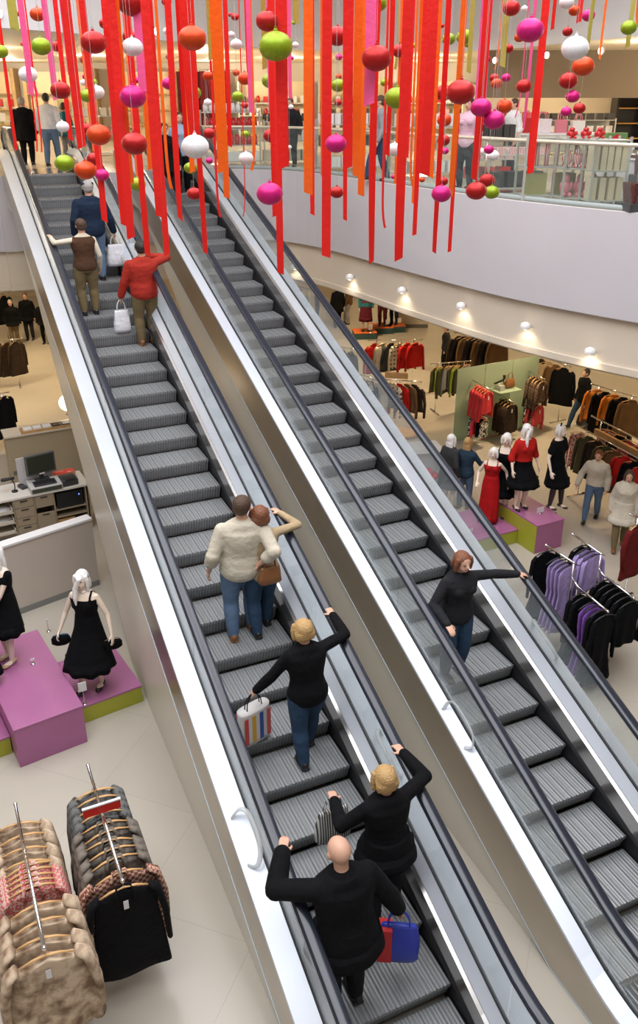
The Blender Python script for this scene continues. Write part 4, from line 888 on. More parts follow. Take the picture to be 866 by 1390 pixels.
g = MB(); g.ell((0, 0, .25), (.17, .17, .17), 24, 16); g.build('globe', mat('glowing_globe', (1, .95, .85), .4, emit=(1, .85, .62), estr=4), gl, True)
# rails and racks
def rail_rack(a, b, z, label, m=None, tee=True, base=True, posts=(0.12, .88), foot=.45):
    a = Vector(a); b = Vector(b); d = (b-a); d.z = 0; L = d.length; ang = math.atan2(d.y, d.x)
    r = empty('clothes_rail', (a.x, a.y, 0), ang, label, 'clothes rail'); m = m or M['chrome']
    MB().tube([(-.06, 0, z), (L+.06, 0, z)], .014, 10).build('rail', m, r, True)
    for t in posts:
        MB().tube([(L*t, 0, .03), (L*t, 0, z)], .013, 8).build('post', m, r, True); MB().box((L*t-.025, -foot/2, 0), (L*t+.025, foot/2, .03)).build('foot', m, r, bevel=.006)
    for e in (-.06, L+.06): MB().ell((e, 0, z), (.02, .02, .02), 10, 8).build('end_cap', m, r, True)
    return r, ang, L
FURL = pattern_mat('sandy_fur', 'noise', (.20, .12, .07), (.58, .45, .32), 9, .95, c3=(.42, .31, .21)); FURD = pattern_mat('grey_brown_fur', 'noise', (.05, .04, .032), (.20, .17, .14), 14, .95)
FURG = pattern_mat('dark_grey_fur', 'noise', (.035, .035, .035), (.14, .14, .135), 16, .95); PKT = pattern_mat('pink_boucle', 'spots', (.55, .10, .10), (.62, .42, .36), 45, .95, c3=(.48, .16, .14))
BRC = pattern_mat('brown_check_knit', 'checker', (.16, .05, .03), (.50, .30, .22), 34, .9); TWEED = cloth('dark_tweed', (.06, .055, .045), noise=.5, scale=40)
a = at(22, 1098, 1.38); b = at(58, 1278, 1.38)
rail_rack(a, b, 1.38, 'chrome rail of pale fur coats at the bottom left corner', posts=(.47, .53), foot=.6)
rack_run(a+(b-a)*.02, a+(b-a)*.44, [('fur', FURL, 'sandy fur jacket', .62)]*4, 1.38, 'back of left rail', group='fur jackets on the left rail', drop=.0, jit=.16)
rack_run(a+(b-a)*.40, a+(b-a)*.60, [('jacket', PKT, 'pink flecked boucle jacket', .68, 1.12)]*5, 1.38, 'middle of left rail', group='pink flecked jackets', drop=0)
rack_run(a+(b-a)*.66, b+(b-a)*.10, [('fur', FURL, 'thick curly sandy fur coat', .9, 1.25)]*4, 1.38, 'near end of left rail', group='sandy fur coats', drop=0, jit=.16)
a = at(121, 1045, 1.40); b = at(164, 1188, 1.40)
rail_rack(a, b, 1.40, 'chrome rail of dark coats beside the left escalator', posts=(.49, .55), foot=.6)
rack_run(a+(b-a)*.12, a+(b-a)*.42, [('fur', FURG, 'dark grey fur coat', .9, .95)]*4, 1.40, 'back of right rail', group='dark grey fur coats', drop=0, jit=.12)
rack_run(a+(b-a)*.44, a+(b-a)*.84, [('coat', FURD, 'dark brown coat', 1.0, 1.15)]*5, 1.40, 'middle of right rail', group='dark brown coats', drop=0, jit=.12)
rack_run(a+(b-a)*.87, b-(b-a)*.02, [('coat', BRC, 'brown and white checked knit coat', .92, 1.35)], 1.40, 'behind the front black coat on the right chrome rail', drop=0)
q = rack_run(b-(b-a)*.01, b+(b-a)*.10, [('coat', BL, 'long black wool coat', 1.05, 1.2)], 1.40, 'at the near end of the right chrome rail', drop=0)
d_ = (b-a); d_.z = 0; yw = math.atan2(-d_.x, d_.y)
sg = empty('sale_sign', a+(b-a)*.47+Vector((0, 0, .02)), yw, 'red sign with white edge clipped on the dark coat rail', 'sign')
MB().box((-.16, -.006, .015), (.16, .006, .105)).build('sign_board', mat('red_sign', (.60, .02, .015), .4), sg); MB().box((-.165, -.012, .105), (.165, .012, .118)).build('white_edge', M['white'], sg)
for z, w_ in ((.075, .26), (.055, .22), (.035, .24)): MB().box((-w_/2, -.0075, z), (w_/2, -.006, z+.006)).build('print_line', mat('faded_print', (.72, .35, .33), .5), sg)
# far left racks
rl = lambda p, q, z: (at(*p, z), at(*q, z))
a, b = rl((-45, 466), (26, 460), 1.30); rail_rack(a, b, 1.30, 'chrome rail of dark brown coats at the far left edge'); rack_run(a, b, [('coat', DKBR, 'dark brown coat', .95, .95)]*6, 1.30, 'on the far left rail', face=PI/2+.5, group='dark brown coats at far left')
a, b = rl((-50, 402), (9, 398), 1.45); rail_rack(a, b, 1.45, 'clothes rail of striped and black clothes behind the dark brown coats'); rack_run(a, b, [('top', pattern_mat('fine_striped_cotton', 'wave', (.55, .50, .42), (.20, .17, .14), 20), 'striped top', .6), ('coat', BL, 'black coat', .95)]*3, 1.45, 'on the rearmost left rail', face=PI/2+.5, group='clothes on the rearmost left rail')
a, b = rl((-40, 541), (8, 533), 1.30); rail_rack(a, b, 1.30, 'clothes rail of olive and black coats left of the back counter'); rack_run(a, b, [('coat', cloth('dark_olive_wool', (.035, .035, .022)), 'dark olive coat', .98), ('coat', BL, 'black coat', .95)]*3, 1.30, 'beside the back counter', face=PI/2+.6, group='coats beside the back counter')
figure('person', at(22, 468, 0), PI+.2, 1.42, 'person with grey hair, dark coat and khaki trousers walking at the far left', top=(BL, .44, 1, .022, .84), bottom=('trousers', KHAKI, 1.0), hair=(HG, 'short'), shoe=(LEA, 'flat'), vox=.014, rf=(.05, .1, 0))
figure('person', at(42, 461, 0), PI+.1, 1.50, 'person with brown hair and dark coat behind the grey-haired walker at far left', top=(BL, .42, 1, .022, .84), bottom=('trousers', CHAR, 1.0), hair=(HB, 'short'), shoe=(LEA, 'flat'), vox=.014)
figure('person', at(64, 466, 0), PI, 1.40, 'person in dark clothes almost hidden behind the left escalator side', top=(BL, .44, 1, .018, .84), bottom=('trousers', BL, 1.0), hair=(HD, 'short'), shoe=(LEA, 'flat'), vox=.014)
# ---------------------------------------------------------------- lower hall, right side
A2 = math.radians(26.6); Q0 = at(725, 752, 0); fe = Vector((math.cos(A2), math.sin(A2), 0)); se = Vector((-fe.y, fe.x, 0))
plinth(Q0, A2, .58, 1.55, .54, 'tall pink-purple display block with lime edge in the right hall', (PUR, PUR), green=('side',))
plinth(Q0-fe*1.75+se*.45, A2, 1.73, 1.0, .27, 'low plinth with purple top and lime front left of the tall block', (PUR, GRN))
plinth(Q0+fe*.59+se*.65, A2, .42, 1.1, .27, 'low plinth with pink top behind the right of the tall block', (PUR, GRN))
REDK = cloth('scarlet_knit', (.45, .015, .012)); REDD = cloth('deep_red_crepe', (.38, .008, .010))
f = mann(662, 706, .27, 1.38, PI-.35, 'mannequin in long red dress with white bob and hand on hip', top=(REDD, .50, 0, .008, .775), bottom=('skirt', REDD, .03, .02), hair=(WIG, 'bob'), rh=(.16, .10, .56), lh=(-.20, -.06, .52))
f = mann(678, 700, .27, 1.58, PI-.5, 'mannequin in black sleeveless dress directly behind the long red dress', top=(MBL, .50, 0, .008, .775), bottom=('skirt', MBL, .28, .04), hair=(WIG, 'bob'), lh=(-.18, .12, .52))
f = mann(704, 689, .54, 1.56, PI+.35, 'mannequin in scarlet shawl and full black skirt with a red flower in white hair', top=(REDK, .56, .6, .022, .82), bottom=('skirt', MBL, .30, .085), hair=(WIG, 'side'), rh=(.17, .06, .5), lh=(-.17, .04, .5))
g = MB(); [g.ell(f[2](-.02+.012*k, -.035, -.028+.006*(k % 2)), (.022, .018, .02), 8, 6) for k in range(5)]; g.build('hair_flower', REDK, f[0], True)
f = mann(748, 688, .54, 1.54, PI+.75, 'mannequin in black puff-sleeved dress, black tights and shaggy white hair', top=(MBL, .50, .25, .020, .82), bottom=('skirt', MBL, .30, .05), hair=(WIG, 'bob'), rh=(.18, .05, .5), lf=(-.06, .08, 0), tights=mat('black_hosiery', (.03, .022, .02), .5))
g = MB(); g.tube([f[2](0, -.02, .05), f[2](.02, .0, .085), f[2](.05, .02, .09)], .006, 6); [g.ell(f[2](.02+.02*k, .01*k, .085+.01*(k % 2)), (.018, .012, .018), 8, 6) for k in range(3)]; g.build('fascinator', BL, f[0], True)
f = mann(606, 690, 0, 1.50, -.9, 'mannequin with very long white hair in charcoal coat beside the red hat', top=(cloth('charcoal_wool', (.04, .042, .045)), .30, 1, .022, .84), bottom=('tights', PALE, 1.0), hair=(WIG, 'long'), shoe=(BLEA, 'flat'))
figure('person', at(628, 690, 0), -.5, 1.44, 'shopper with long blond hair in dark blue jacket and jeans among the mannequins', fem=True, top=(cloth('dark_blue_denim', (.025, .05, .08)), .48, 1, .018, .84), bottom=('trousers', JEAN, 1.0), hair=(HBLO, 'long'), shoe=(BLEA, 'flat'), rh=(.16, .2, .6), vox=.013)
card_stand(at(733, 697, .54)-Vector((0, 0, 0)), 'white price card lying low on the tall block in front of the black-skirted mannequin', w=.14, h=.10, pole=.02, rz=.4)
card_stand(at(638, 725, .27), 'small price stand at the left end of the right-hand low plinth', w=.12, h=.05, pole=.05)
# block and hat
r = empty('display_plinth', at(566, 668, 0), .2, 'plain pale grey display cube seen through the right escalator glass', 'plinth'); MB().box((-.25, -.3, 0), (.42, .3, .92)).build('core', mat('grey_laminate', (.45, .45, .45), .5), r, bevel=.004); MB().box((-.26, -.31, .92), (.43, .31, .95)).build('top_board', mat('grey_laminate', (.45, .45, .45), .5), r, bevel=.006)
r = empty('hat_stand', at(578, 684, 0), 0, 'slim steel stand carrying a red hat', 'stand'); MB().tube([(0, 0, 0), (0, 0, .02)], .13, 20).build('foot', M['chrome'], r, True); MB().tube([(0, 0, .02), (0, 0, .60)], .012, 8).build('pole', M['chrome'], r, True)
hp = r.location+Vector((0, 0, .60)); h_ = empty('felt_hat', hp, 0, 'red felt hat with wide brim beside the charcoal-coated mannequin', 'hat')
g = MB(); g.loft([[Vector((rr*math.cos(2*PI*j/24), rr*.9*math.sin(2*PI*j/24), z+.012*math.sin(4*PI*j/24)*(rr > .12))) for j in range(24)] for rr, z in ((.22, 0), (.15, .012), (.105, .02), (.10, .09), (.07, .125), (.01, .13))]); g.build('crown_and_brim', cloth('red_felt', (.45, .03, .03)), h_, True)
MB().tube([(.107*math.cos(2*PI*j/24), .097*math.sin(2*PI*j/24), .03) for j in range(25)], .009, 6).build('hat_band', cloth('dark_red_band', (.2, .01, .01)), h_, True)
# frosted partition with arms
pa = at(614, 603, 0); pb = at(722, 580, 0); dv = (pb-pa).normalized(); ang = math.atan2(dv.y, dv.x); PLn = (pb-pa).length
r = empty('glass_partition', pa, ang, 'frosted green glass partition of three panels holding red jackets', 'partition')
for k in range(3):
    MB().box((PLn*k/3+.008, -.008, .06), (PLn*(k+1)/3-.008, .008, 1.74)).build('glass_panel', M['gpart'], r); MB().box((PLn*k/3+.1, -.03, 0), (PLn*(k+1)/3-.1, .03, .06)).build('floor_clamp', M['chrome'], r)
def arm_(x, z, L=.62):
    MB().tube([(x, -.009, z), (x, -L, z-.04)], .012, 8).build('display_arm', M['chrome'], r, True)
    return [onframe(r, x, -.12, z-.01), onframe(r, x, -L+.03, z-.04)]
X3 = PLn/3
PK = cloth('coral_red_wool', (.62, .05, .06)); BFUR = pattern_mat('dark_brown_curly_fur', 'spots', (.03, .018, .010), (.14, .08, .05), 30, .95); BW = pattern_mat('black_white_print', 'spots', (.7, .68, .6), (.015, .015, .015), 22, .9)
u = arm_(X3*.55, 1.44); rack_run(u[0], u[1], [('jacket', PK, 'coral red wool jacket', .62)]*5, 0, 'on the upper left partition arm', face=.35, group='coral red jackets', sc=.92)
u = arm_(X3*.55, .78); rack_run(u[0], u[1], [('top', BW, 'black and white print top', .5), ('jacket', PK, 'coral red jacket', .5), ('top', BL, 'black top', .5), ('top', BW, 'black and white print blouse', .5)], 0, 'on the lower left partition arm', face=.3, sc=.92)
u = arm_(X3*1.5, 1.02, .58); rack_run(u[0], u[1], [('coat', DKBR, 'dark brown long jacket', .8)]*4, 0, 'on the middle partition arm', face=.3, group='dark brown long jackets', sc=.95)
u = arm_(X3*2.6, 1.42, .58); rack_run(u[0], u[1], [('jacket', BFUR, 'short curly dark brown jacket', .58)]*4, 0, 'on the upper right partition arm', face=.3, group='curly brown jackets', sc=.95)
u = arm_(X3*2.6, .84, .55); rack_run(u[0], u[1], [('top', BW, 'spotted blouse', .5), ('jacket', cloth('coral_spotted', (.5, .06, .07)), 'coral cropped jacket', .55)]*2, 0, 'on the lower right partition arm', face=.3, sc=.92)
MB().box((X3*1.15, -.42, 1.16), (X3*1.95, -.01, 1.172)).build('glass_shelf', M['gpart'], r)
sh = empty('high_heeled_shoe', onframe(r, X3*1.35, -.2, 1.30), ang+.8, 'dark high-heeled shoe standing on a shelf riser at the partition', 'shoe')
g = MB(); g.tube([(0, -.08, .10), (0, -.09, 0)], [.012, .006], 8); g.tube([(0, -.09, .12), (0, -.02, .08), (0, .08, .02), (0, .13, .012)], [.03, .028, .03, .012], 10, flat=.8); g.build('shoe_body', LEA, sh, True); MB().tube([(0, -.09, .12), (0, -.085, .22)], [.028, .035], 10).build('ankle_collar', LEA, sh, True)
rz_ = empty('shelf_riser', onframe(r, X3*1.35, -.2, 1.172), ang, 'small clear block under the dark shoe', 'block'); MB().box((-.06, -.11, 0), (.06, .11, .128)).build('block', M['acr'], rz_)
bag('handbag', onframe(r, X3*1.72, -.2, 1.172)+Vector((0, 0, .38)), ang, .28, .11, .2, BLEA, 'brown leather handbag on the glass shelf of the partition')
def quick_rack(p, q, z, items, label, where, face=.6, m=None, sc=1.08, group=None, foot=.5, **k):
    a, b = at(*p, z), at(*q, z); rr_, an_, L_ = rail_rack(a, b, z, label, m, foot=foot); rack_run(a, b, items, z, where, face=face, sc=sc, group=group, **k); return rr_, an_, L_
GCH = cloth('charcoal_jersey', (.045, .045, .048)); PLAID = pattern_mat('grey_cream_plaid', 'plaid', (.60, .54, .42), (.06, .06, .05), 3.2, .9); PUFF = pattern_mat('taupe_quilt', 'wave', (.14, .10, .07), (.30, .23, .17), 5, .6, rot=PI/2)
OLV = cloth('olive_wool', (.07, .065, .03)); BRN2 = cloth('warm_brown_cord', (.13, .07, .03)); ORG = cloth('orange_wool', (.55, .17, .02)); RPAT = pattern_mat('red_print_fabric', 'spots', (.40, .03, .03), (.55, .38, .30), 24, .9)
quick_rack((503, 462), (570, 461), 1.46, [('jacket', REDK, 'long red jacket', .78, 1.1), ('jacket', CREAM, 'cream jacket', .68), ('jacket', GCH, 'charcoal jacket', .74), ('jacket', PLAID, 'grey and cream plaid jacket', .66, 1.15), ('jacket', REDK, 'red hanging jacket', .66), ('jacket', REDK, 'bright red hanging jacket', .66)], 'clothes rail of red and plaid jackets in the middle of the right hall', 'on the middle rail', face=PI/2+.5)
a, b = at(508, 514, 1.30), at(568, 518, 1.30)
r5, an_, L_ = rail_rack(a, b, 1.30, 'clothes rail with wooden sign and oval wooden base nearest the escalator', posts=(.5,), foot=.3)
g = MB(); g.loft([[Vector((L_/2+.55*k*math.cos(2*PI*j/28), .34*k*math.sin(2*PI*j/28), z)) for j in range(28)] for k, z in ((1, .0), (1.02, .03), (1, .06), (.9, .065))]); g.build('base_ring', M['wood'], r5, True)
MB().box((L_/2-.26, -.02, 1.34), (L_/2+.26, .02, 1.48)).build('header_board', M['wood'], r5, bevel=.01)
rack_run(a, b, [('jacket', cloth('ivory_knit', (.62, .58, .48)), 'ivory cardigan', .62), ('jacket', PUFF, 'taupe quilted jacket', .56, 1.15), ('jacket', PLAID, 'plaid overshirt', .6), ('jacket', REDK, 'red blouson', .56), ('jacket', BRN2, 'brown cord jacket', .64, 1.1), ('jacket', DKBR, 'dark brown blazer', .62, 1.1)], 1.30, 'on the rail with the wooden base', face=PI/2-.5, sc=1.08)
quick_rack((440, 468), (484, 474), 1.38, [('jacket', GCH, 'charcoal hanging jacket', .85)]*4, 'clothes rail of charcoal jackets just behind the right escalator glass', 'behind the right escalator glass', group='charcoal jackets', face=.9)
quick_rack((486, 508), (510, 514), 1.30, [('jacket', PLAID, 'black and white checked jacket', .66), ('jacket', BL, 'black jacket', .7)]*2, 'clothes rail of checked and black jackets by the right escalator handrail', 'by the right escalator handrail', face=.9)
quick_rack((402, 388), (436, 396), 1.45, [('jacket', cloth('maroon_wool', (.10, .015, .015)), 'maroon jacket', .7), ('top', cloth('grass_green_jersey', (.16, .30, .04)), 'green top', .6), ('jacket', BL, 'black jacket', .7)], 'distant clothes rail with a green top under the gallery', 'on the distant rail under the gallery', face=.9)
quick_rack((620, 452), (680, 458), 1.38, [('coat', DKBR, 'dark brown wool coat', .8), ('coat', BL, 'black wool coat', .8), ('coat', BRN2, 'mid brown wool coat', .8)]*3, 'long clothes rail of brown and black coats beyond the partition', 'beyond the partition', face=PI/2+.55)
quick_rack((588, 494), (636, 490), 1.25, [('top', OLV, 'olive top', .62), ('top', cloth('lime_jersey', (.28, .36, .05)), 'lime top', .6), ('jacket', OLV, 'olive jacket', .7), ('top', GREY, 'grey top', .6)]*2, 'clothes rail of olive and lime tops left of the partition', 'left of the partition', face=PI/2+.55)
quick_rack((730, 481), (772, 497), 1.42, [('coat', DKBR, 'dark brown coat', .9), ('coat', TAN, 'tan coat', .9), ('coat', BRN2, 'mid brown coat', .85), ('coat', BL, 'black coat', .9)], 'clothes rail of brown and tan coats right of the partition', 'right of the partition', face=PI/2+.55)
quick_rack((600, 535), (609, 548), 1.25, [('top', BW, 'black and white patterned top', .8)]*3, 'short rail of patterned tops at the left edge of the partition', 'at the partition edge', face=.9, group='patterned tops', posts=(.5,)) if False else None
quick_rack((806, 522), (866, 540), 1.42, [('jacket', ORG, 'orange jacket', .72), ('coat', BL, 'black coat', .95), ('jacket', ORG, 'orange hanging jacket', .6), ('coat', BL, 'long black coat', .95), ('coat', BRN2, 'rust brown coat', .8)], 'clothes rail of orange and black clothes under the right gallery', 'on the orange and black rail', face=PI/2+.6)
quick_rack((784, 578), (900, 640), 1.36, [('top', RPAT, 'red patterned blouse', .75), ('jacket', OLV, 'olive brown jacket', .80), ('jacket', DKBR, 'dark tweed jacket', .80), ('jacket', OLV, 'khaki brown jacket', .80), ('jacket', BRN2, 'brown jacket', .82), ('jacket', REDK, 'scarlet cardigan', .62), ('jacket', BL, 'black cardigan', .7), ('jacket', REDK, 'bright red cardigan', .62), ('jacket', BL, 'black blazer', .8)],
           'long chrome rail of brown and red jackets at the right edge', 'on the long right-edge rail', face=PI/2+.5)
r6, an_, L_ = rail_rack(at(806, 566, 1.5), at(900, 613, 1.5), 1.5, 'wood and chrome display rail behind the brown jackets', m=M['chrome'])
MB().box((.1, -.03, 1.20), (L_, .03, 1.30)).build('wood_beam', M['wood'], r6)
rack_run(at(818, 574, 1.42), at(880, 604, 1.42), [('top', RPAT, 'coral patterned top', .6), ('top', BL, 'black jersey top', .6), ('top', cloth('coral_jersey', (.5, .1, .1)), 'coral jersey top', .6), ('top', DKBR, 'brown jersey top', .6)], 1.42, 'on the wood and chrome rail', face=PI/2+.55)
garment('coat', at(868, 706, 1.40), .6, cloth('burgundy_wool', (.13, .012, .012)), 'burgundy coat hanging at the right edge of the photo', L=.95)
rail_rack(at(860, 700, 1.41), at(912, 722, 1.41), 1.41, 'short chrome rail at the right edge holding a burgundy coat')
# four-way dress stand
c0 = at(778, 812, 1.15)*.5+at(815, 775, 1.15)*.5; c0.z = 0
LIL = cloth('lilac_satin', (.40, .30, .58), rough=.4); VIO = cloth('violet_satin', (.24, .10, .42), rough=.4)
r = empty('dress_stand', c0, 0, 'chrome four-arm stand of black and lilac dresses beside the right escalator', 'clothes stand')
def up2(px, py, z): return at(px, py, z)-c0
arms = [((741, 740), (779, 764), 1.50, 1.50), ((777, 725), (816, 752), 1.50, 1.50), ((784, 796), (825, 830), 1.28, 1.24), ((818, 780), (860, 812), 1.28, 1.24)]
pts = []
for p, q, z0, z1 in arms:
    A = up2(*p, z0); B = up2(*q, z1); pts.append((A, B)); MB().tube([A, B], .015, 8).build('arm', M['chrome'], r, True)
    for e in (A, B): MB().ell(e, (.02, .02, .02), 8, 6).build('arm_end', M['chrome'], r, True)
for top_ in (pts[0][1], pts[1][1]): MB().tube([top_, Vector((top_.x, top_.y, .03))], .015, 8).build('post', M['chrome'], r, True)
MB().tube([pts[0][1]+Vector((0, 0, -.22)), pts[2][0]], .013, 8).build('link_bar', M['chrome'], r, True); MB().tube([pts[1][1]+Vector((0, 0, -.22)), pts[3][0]], .013, 8).build('link_bar', M['chrome'], r, True)
g = MB(); e0, e1 = pts[0][1], pts[1][1]; b0 = Vector((e0.x, e0.y, .02)); b1 = Vector((e1.x, e1.y, .02)); g.tube([b0, b1], .018, 8); n_ = Vector((-(b1-b0).y, (b1-b0).x, 0)).normalized()
g.build('base_bar', M['darkst'], r, True)
for bb in (b0, b1): MB().tube([bb-n_*.40, bb+n_*.40], .018, 8).build('base_foot', M['darkst'], r, True)
def along(k, t): A, B = pts[k]; v = A.lerp(B, t)+c0; v.z -= .008; return v
yw2 = math.atan2(-(pts[0][1]-pts[0][0]).x, (pts[0][1]-pts[0][0]).y)
def dz(k, t, kind, m, lab, L, wd=1.0, dy=0): garment(kind, along(k, t), yw2+dy, m, lab, 'clothes on the dress stand', L=L, wd=wd, dark=True, var=(0 if kind == 'dress' and m is MBL else 1))
dz(0, .06, 'dress', MBL, 'long-sleeved black dress with scalloped hem at the front of the dress stand', 1.16, 1.15, -.1)
for k, t in enumerate((.45, .58, .72, .86)): dz(0, t, 'dress', LIL, 'lilac satin dress %s behind the scalloped black dress' % ('nearest' if k == 0 else ORD[k]), 1.08, .9)
for k, t in enumerate((.35, .5, .65, .8)): dz(1, t, 'top' if k else 'top', LIL if k else MBL, '%s on the upper right arm of the dress stand, %s' % ('lilac satin camisole' if k else 'black camisole', ORD[k]+' from its tip'), .62)
for k, t in enumerate((.10, .24, .46, .60, .78, .95)): dz(2, t, 'dress', VIO if k in (2, 3) else MBL, '%s dress on the lower left arm of the dress stand, %s' % ('violet satin' if k in (2, 3) else 'long black', ORD[k]+' from its tip'), 1.08, 1.0)
for k, t in enumerate((.05, .22, .40, .58, .76, .94)): dz(3, t, 'top', MBL, 'black top on the lower right arm of the dress stand, %s from its tip' % ORD[k], .72, 1.1)
# shoppers
CRM = cloth('cream_wool_jacket', (.60, .55, .45))
figure('person', at(801, 706, 0), PI-.5, 1.42, 'shopper in cream jacket and blue jeans walking past the tall block', top=(CRM, .50, 1, .024, .84), bottom=('trousers', JEAN, 1.0), hair=(HAU, 'short'), shoe=(LEA, 'flat'), rf=(.05, .16, 0), lf=(-.05, -.12, 0), lean=.12, vox=.012, rh=(.2, .12, .52))
figure('person', at(838, 742, 0), PI-.3, 1.48, 'shopper with brown hair in long cream coat nearest the brown jackets', fem=True, top=(CRM, .34, 1, .026, .84), bottom=('trousers', KHAKI, 1.0), hair=(HB, 'bob'), shoe=(BLEA, 'flat'), rf=(.05, .14, 0), lf=(-.05, -.1, 0), lean=.1, vox=.012)
f = figure('person', at(786, 582, 0), PI*.6, 1.46, 'shopper in black jacket and dark jeans striding past the orange clothes', top=(BL, .47, 1, .022, .84), bottom=('trousers', DJEAN, 1.0), hair=(HD, 'short'), shoe=(LEA, 'flat'), rf=(.05, .18, 0), lf=(-.05, -.12, 0), vox=.013, lh=(-.2, .1, .5))
wrist_bag(f, 'l', 'shoulder_bag', .5, .3, .14, .3, LEA, 'black shoulder bag of the striding shopper in dark jeans')
figure('person', at(603, 503, 0), PI*.5, 1.30, 'shopper in black far back beside the olive tops', top=(CHAR, .46, 1, .02, .84), bottom=('trousers', BL, 1.0), hair=(HD, 'short'), shoe=(LEA, 'flat'), vox=.016)
figure('person', at(458, 445, 0), PI*.1, 1.45, 'shopper in black coat far back under the gallery behind the escalator', top=(BL, .38, 1, .02, .84), bottom=('trousers', BL, 1.0), hair=(HD, 'short'), shoe=(LEA, 'flat'), vox=.016)
figure('person', at(473, 440, 0), PI*.4, 1.45, 'shopper in brown jacket and grey trousers far back under the gallery', top=(BRN2, .47, 1, .018, .84), bottom=('trousers', GREY, 1.0), hair=(HB, 'short'), shoe=(LEA, 'flat'), vox=.016, rf=(.05, .12, 0))
# distant mannequins on orange plinths, column
OP = mat('orange_laminate', (.60, .13, .03), .45); TE = mat('teal_laminate', (.03, .09, .09), .5)
for k, (x, y, lab, top_, bot, cl) in enumerate(((496, 449, 'left', TEAL, ('skirt', cloth('burgundy_crepe', (.09, .01, .02)), .22, .03), 1), (519, 442, 'middle', cloth('wine_crepe', (.06, .01, .015)), ('trousers', cloth('wine_crepe', (.06, .01, .015)), 1.0), 0), (535, 440, 'right', NAVY, ('trousers', NAVY, 1.0), 0))):
    p = at(x, y, .22); plinth(Vector((p.x-.36, p.y-.30, 0)), .1, .72, .6, .22, '%s low orange-topped plinth far back under the gallery' % lab, (OP, TE))
    figure('mannequin', p+Vector((0, 0, .005)), PI-.3*k, 1.55, '%s mannequin on the far orange-topped plinths' % lab, cat='mannequin', fem=True, skin=PALE, top=(top_, .47, 1, .012, .84), bottom=bot, hair=(WIG, 'bob'), shoe=(LEA, 'flat'), vox=.016)
    card_stand(p+Vector((.15, -.22, .002)), 'white card at the feet of the %s far mannequin' % lab, w=.14, h=.16, pole=.10)
p = at(560, 445, 0); struct(MB().box((p.x-.5, p.y, .12), (p.x+.5, p.y+.9, 3.4)).build('wall_column', M['beige']), 'square column'); struct(MB().box((p.x-.51, p.y-.01, 0), (p.x+.51, p.y+.91, .12)).build('baseboard_column', GRP))
# spot fittings under the gallery fascia
def bullet(px, py):
    best = None
    for i in range(len(right_curve)-1):
        for t in (0, .25, .5, .75):
            c = right_curve[i].lerp(right_curve[i+1], t); v = Vector((c.x, c.y, 0)); 
            # screen x of that column at the fitting height
            dy = v.y*CT-(4.0-EYE)*ST; sx = CX+F*v.x/dy
            if best is None or abs(sx-px) < best[0]:
                tt = (right_curve[i+1]-right_curve[i]).normalized(); best = (abs(sx-px), v, Vector((tt.y, -tt.x, 0)))
    _, v, n = best; rv = ray(px, py); k = math.hypot(v.x, v.y)/math.hypot(rv.x, rv.y); z = EYE+rv.z*k
    z = min(max(z, 3.5), 4.1); rt = empty('spotlight', v-n*.04+Vector((0, 0, z)), math.atan2(n.y, n.x)-PI/2, None)
    return rt, n
sp_list = [(402, 362), (478, 376), (552, 394), (631, 415), (716, 442), (811, 477)]
for i, (x, y) in enumerate(sp_list):
    rt, n = bullet(x, y); tag(rt, 'small round chrome spotlight on the beige bulkhead, %s' % ordi(i, len(sp_list)), 'spotlight', 'bulkhead spotlights')
    g = MB(); g.tube([(0, 0, 0), (0, .05, 0)], .03, 12); g.build('bracket', M['chrome'], rt, True)
    g = MB(); g.loft([[Vector((rr*math.cos(2*PI*j/18), .10+rr*math.sin(2*PI*j/18)*1.0, z)) for j in range(18)] for rr, z in ((.03, .06), (.07, .045), (.085, .0), (.08, -.035))], cap=False); g.build('shade', mat('white_enamel', (.8, .8, .78), .3), rt, True)
    g = MB(); g.ell((0, .10, -.02), (.055, .055, .035), 14, 8); g.build('bulb', mat('spot_bulb', (1, .95, .85), .4, emit=(1, .88, .70), estr=6), rt, True)
    l = bpy.data.lights.new('spotlight_lamp', 'SPOT'); l.energy = 7; l.color = (1, .86, .66); l.spot_size = 2.2; l.spot_blend = .7; l.shadow_soft_size = .04
    lo = bpy.data.objects.new('spotlight_lamp', l); COL.objects.link(lo); lo.parent = rt; lo.location = (0, .14, -.06); lo.rotation_euler = (-.35, 0, 0)
